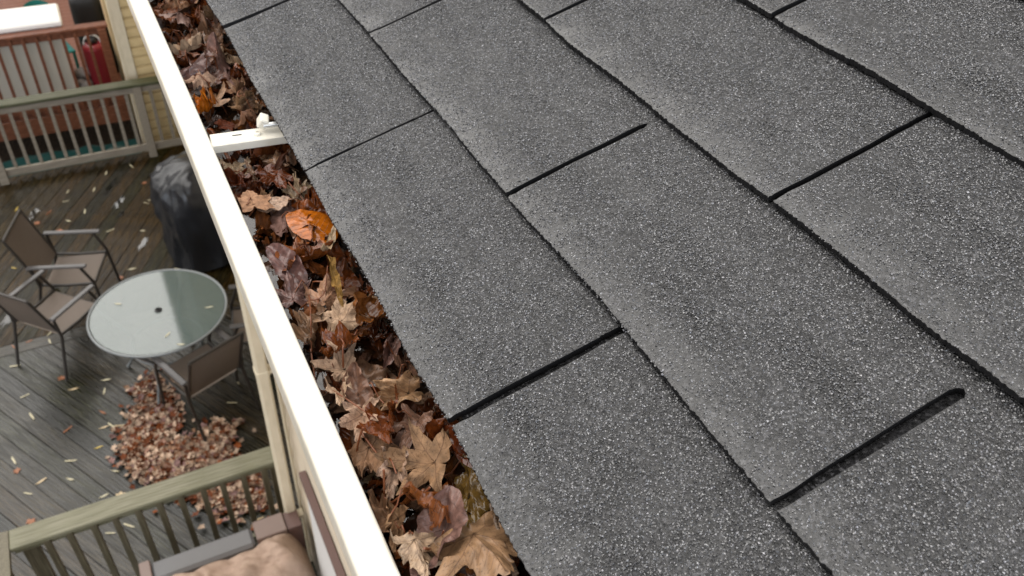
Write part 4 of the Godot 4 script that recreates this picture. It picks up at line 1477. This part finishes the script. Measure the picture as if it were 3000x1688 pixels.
# leaves that the photograph shows singly: [kind, pixel of the middle, size, pixel the tip points at, tone, wet, curl, label]
func hero_leaves() -> void:
	var L := [
		["maple", 458, 36, 0.036, 520, 100, "rust", 1, {"cup": -0.3, "ripple": 0.08}, "smooth rust maple leaf arching against the gutter lip far from the hanger"],
		["maple", 530, 70, 0.032, 600, 20, "mauve", 0, {"cup": -0.35, "ripple": 0.1}, "domed grey pink maple leaf below the far shingle slot"],
		["oval", 561, 190, 0.026, 520, 210, "mauve", 2, {"cup": -0.3, "ripple": 0.06}, "glossy mauve oval leaf cupped downward on rust leaves"],
		["oval", 612, 172, 0.022, 600, 100, "taupe", 0, {"roll": 1.7, "axis": 0.0, "ripple": 0.1}, "grey brown leaf rolled into a tube beside the mauve leaf"],
		["silver_maple", 590, 240, 0.030, 540, 300, "pale buff", 0, {"roll": 0.9, "axis": 0.8, "ripple": 0.15}, "pale buff cut maple leaf folded over orange leaves"],
		["maple", 606, 304, 0.030, 560, 350, "orange", 1, {"ripple": 0.25, "cup": 0.2}, "bright orange brown maple leaf near the hanger"],
		["oval", 722, 331, 0.024, 690, 390, "tan", 0, {"roll": 1.6, "axis": 0.3, "ripple": 0.12}, "tan leaf curled like a cup beside the hanger clip"],
		["silver_maple", 672, 477, 0.026, 690, 540, "pale buff", 0, {"roll": 2.0, "axis": 0.2, "ripple": 0.15}, "pale twisted maple leaf standing just inside the hanger"],
		["maple", 812, 523, 0.030, 760, 560, "russet", 2, {"ripple": 0.12, "cup": 0.25}, "dark russet wet maple leaf uphill of the orange oval leaf"],
		["maple", 742, 622, 0.029, 722, 560, "tan", 0, {"ripple": 0.06, "cup": -0.12}, "spotted tan maple leaf lying flat beside the orange oval leaf"],
		["oval", 805, 605, 0.018, 850, 590, "pale buff", 0, {"ripple": 0.1}, "small pale leaf between the spotted maple leaf and the orange leaf"],
		["oval", 835, 778, 0.027, 790, 745, "mauve", 2, {"ripple": 0.05}, "flat mauve leaf under a skin of water below the orange leaf"],
		["silver_maple", 850, 862, 0.028, 838, 800, "mauve", 2, {"ripple": 0.12, "cup": 0.1}, "wet greyish maple leaf with long lobes against the muddy gutter side"],
		["oval", 912, 676, 0.033, 838, 628, "orange", 2, {"ripple": 0.04, "cup": -0.15}, "large glossy orange oval leaf with water on it touching the shingle edge"],
		["narrow", 966, 775, 0.036, 948, 822, "pale buff", 1, {"ripple": 0.05, "cup": 0.1}, "pale slender pointed leaf just below the orange oval leaf"],
		["silver_maple", 950, 880, 0.030, 960, 810, "tan", 0, {"roll": 1.2, "axis": 0.1, "ripple": 0.15}, "tan maple leaf folded lengthwise below the slender pale leaf"],
		["narrow", 985, 860, 0.030, 1000, 905, "ochre", 0, {"ripple": 0.1}, "yellowish narrow leaf standing on edge"],
		["maple", 910, 960, 0.030, 960, 890, "tan", 0, {"roll": 0.9, "axis": 0.6, "ripple": 0.15}, "tan maple leaf half rolled by the muddy gutter side"],
		["oval", 1090, 945, 0.032, 1140, 960, "copper", 1, {"roll": 2.1, "axis": 1.57, "ripple": 0.06}, "golden brown leaf rolled open like a scoop under the shingle edge"],
		["maple", 1002, 950, 0.026, 985, 900, "pale buff", 0, {"roll": 1.0, "axis": 0.2, "ripple": 0.12}, "pale buff maple leaf folded in half beside the scoop shaped leaf"],
		["maple", 1018, 1035, 0.031, 960, 1070, "rust", 2, {"ripple": 0.12, "cup": 0.15}, "glossy rust maple leaf above the long pale buff leaf"],
		["silver_maple", 1010, 1078, 0.034, 930, 1095, "pale buff", 0, {"ripple": 0.1, "roll": 0.5, "axis": 1.2}, "long pale buff maple leaf lying across the gutter"],
		["oval", 1140, 1010, 0.022, 1150, 970, "mauve", 0, {"ripple": 0.12, "roll": 0.7}, "grey veined leaf leaning against the shingle edge"],
		["maple", 1192, 1072, 0.028, 1195, 1030, "taupe", 0, {"ripple": 0.12, "cup": -0.2}, "brown veined maple leaf slipping under the shingle edge"],
		["maple", 1198, 1165, 0.036, 1130, 1175, "tan", 0, {"ripple": 0.12, "cup": -0.2, "roll": 0.5}, "large tan brown maple leaf with a curled lobe near the wet shingle slot"],
		["oval", 1050, 1168, 0.025, 1046, 1130, "taupe", 1, {"ripple": 0.1, "cup": -0.15}, "dark grey leaf with strong black veins by the gutter lip"],
		["silver_maple", 990, 1175, 0.026, 1010, 1240, "pale buff", 0, {"ripple": 0.12, "roll": 0.6}, "pale buff leaf crossed by a long red stalk"],
		["silver_maple", 1062, 1235, 0.033, 1060, 1290, "pale buff", 0, {"ripple": 0.1, "cup": -0.1}, "cream maple leaf spread between the dark veined leaf and the rust leaf"],
		["maple", 1142, 1268, 0.038, 1152, 1360, "rust", 2, {"ripple": 0.1, "cup": -0.15}, "large glossy red rust maple leaf with water drops"],
		["silver_maple", 1225, 1245, 0.032, 1200, 1290, "taupe", 0, {"ripple": 0.12, "cup": -0.1}, "taupe maple leaf below the wet shingle slot"],
		["maple", 1082, 1335, 0.034, 1120, 1380, "tan", 0, {"ripple": 0.15, "cup": -0.15}, "pinkish tan maple leaf leaning on the gutter lip"],
		["oval", 1330, 1345, 0.034, 1360, 1380, "russet", 1, {"ripple": 0.08}, "dark russet leaf sliding under the shingle edge"],
		["oval", 1245, 1340, 0.030, 1280, 1310, "rust", 1, {"roll": 2.3, "axis": 0.9, "ripple": 0.08}, "rust leaf curled into a ring"],
		["silver_maple", 1160, 1420, 0.030, 1150, 1460, "pale buff", 0, {"roll": 0.9, "axis": 0.4, "ripple": 0.15}, "pale leaf folded under the big forked tan leaf"],
		["silver_maple", 1276, 1425, 0.042, 1180, 1415, "tan", 0, {"ripple": 0.06, "cup": -0.12}, "big forked tan maple leaf lying across the gutter"],
		["oak", 1372, 1480, 0.036, 1350, 1560, "ochre", 1, {"ripple": 0.12, "cup": 0.1}, "ochre lobed oak leaf with dark gaps at the shingle edge"],
		["maple", 1290, 1512, 0.033, 1240, 1540, "copper", 2, {"ripple": 0.12, "cup": 0.12}, "golden brown wet maple leaf below the big forked tan leaf"],
		["silver_maple", 1168, 1545, 0.032, 1150, 1600, "tan", 0, {"roll": 1.3, "axis": 0.5, "ripple": 0.15}, "tan maple leaf curled round a rust centre by the gutter lip"],
		["narrow", 1220, 1615, 0.022, 1250, 1598, "copper", 0, {"ripple": 0.06}, "short golden brown narrow leaf on the pale leaves"],
		["oval", 1290, 1625, 0.036, 1270, 1680, "mauve", 1, {"ripple": 0.08}, "broad grey leaf under the crossed dark stalks"],
		["maple", 1385, 1625, 0.044, 1430, 1690, "tan", 1, {"ripple": 0.07, "cup": -0.1}, "largest grey tan maple leaf beside the forked twig"],
		["silver_maple", 1205, 1655, 0.030, 1230, 1690, "pale buff", 0, {"roll": 0.8, "ripple": 0.12}, "pale buff leaf half under the lip near the crossed stalks"]]
	var last := ["spotted", "large glossy orange", "slender pointed", "rolled open", "long pale buff", "red rust", "big forked", "largest grey"]
	var sorted := []
	for h in L:
		var k := -1
		for q in last.size():
			if (h[9] as String).contains(last[q]):
				k = q
		sorted.append([k, h])
	sorted.sort_custom(func(a, b): return a[0] < b[0])
	var i := 0
	for w in sorted:
		var h: Array = w[1]
		var at := seen(h[1], h[2], -0.028)
		var to := seen(h[4], h[5], -0.028)
		at.x = clampf(at.x, -0.05, 0.012)
		var d := to - at
		var yaw := atan2(-d.x, -d.z)
		var cu: Dictionary = h[8]
		if w[0] != 0 and w[0] != 1:      # the spotted leaf and the orange leaf lie smooth
			cu.ripple = cu.get("ripple", 0.1) * 1.3 + 0.07
			if not cu.has("roll"):
				cu.roll = rng.randf_range(0.5, 1.3)
				cu.axis = rng.randf() * PI
			cu.fold = rng.randf_range(0.3, 0.95) * (1 if rng.randf() < 0.6 else -1)
		var ti := 0.14 if w[0] in [0, 1] else 0.42
		var o := lay_leaf(h[0], h[3] * 0.92, at, yaw, Vector2(rng.randf_range(-ti, ti), rng.randf_range(-ti, ti)), cu, h[6], mini(h[7] + (1 if i % 2 == 0 else 0), 2), 700 + i, true)
		tag(o, h[9], "leaf", "fallen leaves in the gutter")
		i += 1

func stalks() -> void:
	var S := [
		[[890, 800], [905, 860], [912, 940], [905, 1010], "thin red stalk beside the wet greyish maple leaf"],
		[[935, 830], [930, 880], [938, 930], [935, 960], "straight red stalk standing near the slender pale leaf"],
		[[930, 1130], [975, 1165], [1030, 1213], [1095, 1270], "long orange red stalk crossing the cream maple leaf"],
		[[905, 990], [915, 1060], [935, 1120], [955, 1150], "yellow brown stalk running along the gutter lip"],
		[[1062, 1110], [1090, 1150], [1110, 1172], [1125, 1190], "dark purple stalk beside the dark veined leaf"],
		[[1245, 1665], [1280, 1630], [1310, 1595], [1332, 1570], "dark stalk crossing the broad grey leaf"],
		[[1225, 1530], [1250, 1560], [1280, 1585], [1300, 1600], "brown stalk over the golden brown leaf"],
		[[1060, 1290], [1105, 1345], [1150, 1410], [1165, 1445], "curved yellow stalk of the pinkish tan leaf"],
		[[1130, 1450], [1128, 1475], [1150, 1500], [1215, 1520], "looped yellow stalk below the folded pale leaf"],
		[[690, 600], [700, 640], [735, 690], [750, 680], "brown stalk under the spotted tan leaf"],
		[[845, 540], [880, 560], [920, 600], [935, 625], "thin brown stalk pointing at the orange oval leaf"]]
	for s in S:
		var b := Build.new()
		var pts := []
		var org := Vector3.ZERO
		for k in 4:
			var p := seen(s[k][0], s[k][1], -0.024)
			var c := cell(p.x, p.z)
			p.y = (HM[c] if c >= 0 else -0.03) + 0.0030
			if k == 0:
				org = p
			pts.append(p - org)
		var cv := Curve3D.new()
		for k in 4:
			var t: Vector3 = (pts[min(k + 1, 3)] - pts[max(k - 1, 0)]) / 6.0
			cv.add_point(pts[k], -t, t)
		var fine := []
		var rad := []
		for k in 15:
			fine.append(cv.sample_baked(cv.get_baked_length() * k / 14.0))
			rad.append(lerpf(0.0008, 0.0005, k / 14.0))
		b.tube(fine, rad, 6)
		tag(put("leaf_stalk", b.mesh(), M.stalk, self, org), s[4], "leaf stalk")
	for i in 46:
		var at := Vector3(rng.randf_range(-0.055, 0.0), 0, -0.2 - 1.0 * fposmod(i * 0.618, 1.0))
		var d := Vector3(1, 0, 0).rotated(Vector3.UP, rng.randf() * TAU) * rng.randf_range(0.012, 0.028)
		var side := d.cross(Vector3.UP) * rng.randf_range(-0.35, 0.35)
		var pts := []
		var rad := []
		for k in 9:
			var t := k / 8.0
			var p: Vector3 = at + d * t + side * sin(PI * t)
			p.x = clampf(p.x, -0.061, 0.01)
			var c := cell(p.x, p.z)
			p.y = (HM[c] if c >= 0 else -0.03) + 0.0022
			pts.append(p)
			rad.append(lerpf(0.0008, 0.00045, t))
		for k in range(1, 8):
			pts[k].y = maxf(pts[k].y, (pts[k - 1].y + pts[k + 1].y) / 2.0)
		var b := Build.new()
		var o: Vector3 = pts[0]
		for k in 9:
			pts[k] -= o
		b.tube(pts, rad, 5)
		var lbl := "loose reddish leaf stalk %s" % ("against the gutter lip" if at.x < -0.04 else ("near the shingle edge" if at.x > -0.015 else "among the leaves"))
		tag(put("leaf_stalk", b.mesh(), M.stalk, self, o), lbl, "leaf stalk", "loose leaf stalks in the gutter: " + lbl)
	# forked twig
	var T := thing("twig", "forked grey brown twig lying along the shingle edge", "twig", seen(1500, 1690, -0.02))
	var lines := [[[1510, 1690], [1490, 1640], [1472, 1592], [1455, 1550], [1437, 1485]], [[1472, 1592], [1440, 1575], [1405, 1553], [1380, 1545]]]
	for li in 2:
		var b := Build.new()
		var pts := []
		var rad := []
		for q in lines[li]:
			var p := seen(q[0], q[1], -0.016)
			var cc := cell(p.x, p.z)
			p.y = maxf(HM[cc] if cc >= 0 else -0.02, -0.016) + 0.0025
			pts.append(p - T.position)
			rad.append(lerpf(0.0024, 0.0012, pts.size() / 5.0))
		b.tube(pts, rad, 7)
		put("stem" if li == 0 else "side_shoot", b.mesh(), M.bark, T)

func small_leaf(kind: String, seg := 1) -> ArrayMesh:
	var o := outline(kind)
	var b := Build.new()
	b.tint = Color(1, 1, 1)
	var rows := []
	var uvs := []
	for f in [0.0, 0.55, 1.0]:
		var row := []
		var ur := []
		for i in range(0, o.size(), 2):
			var q: Vector2 = o[i] * f
			row.append(Vector3(q.x, 0.22 * q.length_squared() + 0.12 * sin(q.x * 5.0 + q.y * 3.0), q.y))
			ur.append(q * 0.5 + Vector2(0.5, 0.5))
		rows.append(row)
		uvs.append(ur)
	b.grid(rows, uvs, Vector3.UP, true)
	return b.mesh()

func deck_leaves() -> void:
	# raked pile: countless leaves heaped within an outline on the deck
	var out := PackedVector2Array()
	for p in [[850, 285], [930, 345], [960, 400], [1000, 500], [1040, 560], [1000, 595], [960, 640], [990, 690], [1100, 670], [1150, 610], [1200, 560], [1300, 590], [1370, 575], [1315, 650], [1300, 740], [1360, 800], [1500, 860], [1500, 1050], [1370, 1100], [1200, 1095], [1130, 1050], [1040, 1005], [830, 915], [780, 890], [720, 800], [690, 680], [740, 520], [790, 470], [750, 380]]:
		var q := seen(p[0] / 1.9375, 940 + p[1] / 1.9375, DECK + 0.02)
		out.append(Vector2(q.x, q.z))
	var lo := Vector2(1e9, 1e9)
	var hi := -lo
	for p in out:
		lo = lo.min(p)
		hi = hi.max(p)
	var mm := MultiMesh.new()
	mm.transform_format = MultiMesh.TRANSFORM_3D
	mm.use_colors = true
	mm.mesh = small_leaf("maple")
	var xf := []
	var cols := []
	var pal := ["tan", "pale buff", "rust", "russet", "taupe", "pale buff", "pale buff", "russet", "mauve", "pale buff"]
	while xf.size() < 2300:
		var p := Vector2(rng.randf_range(lo.x, hi.x), rng.randf_range(lo.y, hi.y))
		if not Geometry2D.is_point_in_polygon(p, out):
			continue
		p += Vector2(rng.randfn(), rng.randfn()) * (0.03 if rng.randf() < 0.8 else 0.09)
		var r := rng.randf_range(0.024, 0.046)
		var bs := Basis(Vector3.UP, rng.randf() * TAU) * Basis(Vector3(1, 0, 0), rng.randf_range(-0.55, 0.55)) * Basis(Vector3(0, 0, 1), rng.randf_range(-0.55, 0.55))
		xf.append(Transform3D(bs.scaled(Vector3(r, r, r)), Vector3(p.x, DECK + 0.010 + rng.randf() * 0.028, p.y)))
		var t: Array = TONES[pal[rng.randi_range(0, 9)]]
		var k := rng.randf_range(0.6, 1.7) * 1.4
		cols.append(Color(t[0] * k, t[1] * k * 1.06, t[2] * k * 1.2))
	mm.instance_count = xf.size()
	for i in xf.size():
		mm.set_instance_transform(i, xf[i])
		mm.set_instance_color(i, cols[i])
	var mi := MultiMeshInstance3D.new()
	mi.name = "leaf_pile"
	mi.multimesh = mm
	mi.material_override = M.palmate0
	add_child(mi)
	mi.set_meta("kind", "stuff")
	tag(mi, "heap of raked brown leaves beneath the chair by the near railing", "leaf pile")
	# single leaves scattered over the boards: pixel, pixel of the tip, colour
	var n := small_leaf("narrow")
	var mp := small_leaf("maple")
	var S := [[385, 487, 0], [310, 508, 0], [420, 536, 2], [198, 562, 0], [275, 556, 0], [192, 590, 0], [142, 623, 2], [248, 620, 0], [200, 647, 0], [178, 675, 2], [323, 675, 0], [418, 676, 0], [450, 563, 0], [444, 586, 0], [428, 595, 0], [520, 677, 0], [513, 657, 1], [535, 708, 0], [550, 733, 0], [385, 788, 0], [350, 815, 2], [40, 785, 1], [108, 655, 2], [48, 613, 1], [525, 787, 0], [145, 977, 0], [145, 1000, 0], [85, 1000, 2], [40, 1017, 2], [44, 1072, 0], [310, 1113, 0], [305, 1147, 0], [93, 1220, 0], [207, 1350, 0], [338, 1380, 0], [40, 1350, 0], [82, 1446, 0], [120, 1410, 3], [300, 1208, 2], [304, 1252, 3], [350, 1247, 3], [327, 1247, 0], [198, 1258, 2], [205, 1404, 0], [288, 1311, 1], [90, 1525, 2], [304, 1453, 0], [378, 1540, 0], [323, 1562, 0], [52, 1380, 2], [215, 1140, 3], [180, 1110, 2], [72, 1160, 0], [695, 1118, 0], [680, 1180, 0], [352, 1455, 3], [640, 1060, 0], [760, 1520, 3]]
	var cn := [["pale", Color(0.55, 0.5, 0.34)], ["yellow", Color(0.5, 0.36, 0.07)], ["orange", Color(0.26, 0.09, 0.03)], ["buff", Color(0.55, 0.42, 0.25)]]
	for s in S:
		var p := seen(s[0], s[1], DECK + 0.004)
		# leaves on the glass stay on the glass
		var on_table := Vector2(p.x + 0.215, p.z + 5.965).length() < 0.0
		var broad: bool = s[2] >= 2 and rng.randf() < 0.6
		var c: Array = cn[s[2]]
		var m: StandardMaterial3D = StandardMaterial3D.new() if not M.has("deckleaf%d" % s[2]) else M["deckleaf%d" % s[2]]
		if not M.has("deckleaf%d" % s[2]):
			m.albedo_color = Color(c[1].r, c[1].g, c[1].b).linear_to_srgb()
			m.roughness = 0.4
			M["deckleaf%d" % s[2]] = m
		var o := put("fallen_leaf", mp if broad else n, m, self, p)
		var r := rng.randf_range(0.035, 0.05)
		o.scale = Vector3(r, r * 0.4, r)
		o.rotation.y = rng.randf() * TAU
		var l := "%s %s fallen leaf %s" % [c[0], "broad" if broad else "slender", by_landmark(p)]
		tag(o, l, "leaf", "leaves scattered on the deck: " + l)
	for s in [[612, 900, 0.4], [529, 1009, 0.2], [490, 981, 1.4], [345, 890, 0.1]]:
		var p := seen(s[0], s[1], DECK + 0.7135)
		var o := put("fallen_leaf", n, M.deckleaf0, self, p)
		o.scale = Vector3(0.036, 0.012, 0.036)
		o.rotation.y = s[2] + 0.9
		tag(o, "pale slender fallen leaf lying on the glass table top", "leaf", "leaves on the glass table")

func by_landmark(p: Vector3) -> String:
	var best := ""
	var bd := 1e9
	for l in [["beside the grill cover", 0.15, -7.5], ["in front of the mossy far railing", -0.4, -9.3], ["behind the far patio chair", -1.1, -8.2], ["in the middle of the far deck field", -0.3, -8.4], ["between the two chairs facing each other", -1.35, -6.9], ["under the glass table", -0.25, -5.9], ["next to the leaf heap", -0.9, -5.2], ["by the near railing cap corner", -1.2, -4.5], ["in front of the table towards the open deck", -1.2, -5.7], ["under the chair by the downspout", 0.3, -5.0], ["just inside the near railing", -0.4, -4.4], ["near the border board", -0.4, -7.1]]:
		var d := Vector2(p.x - l[1], p.z - l[2]).length()
		if d < bd:
			bd = d
			best = l[0]
	return best
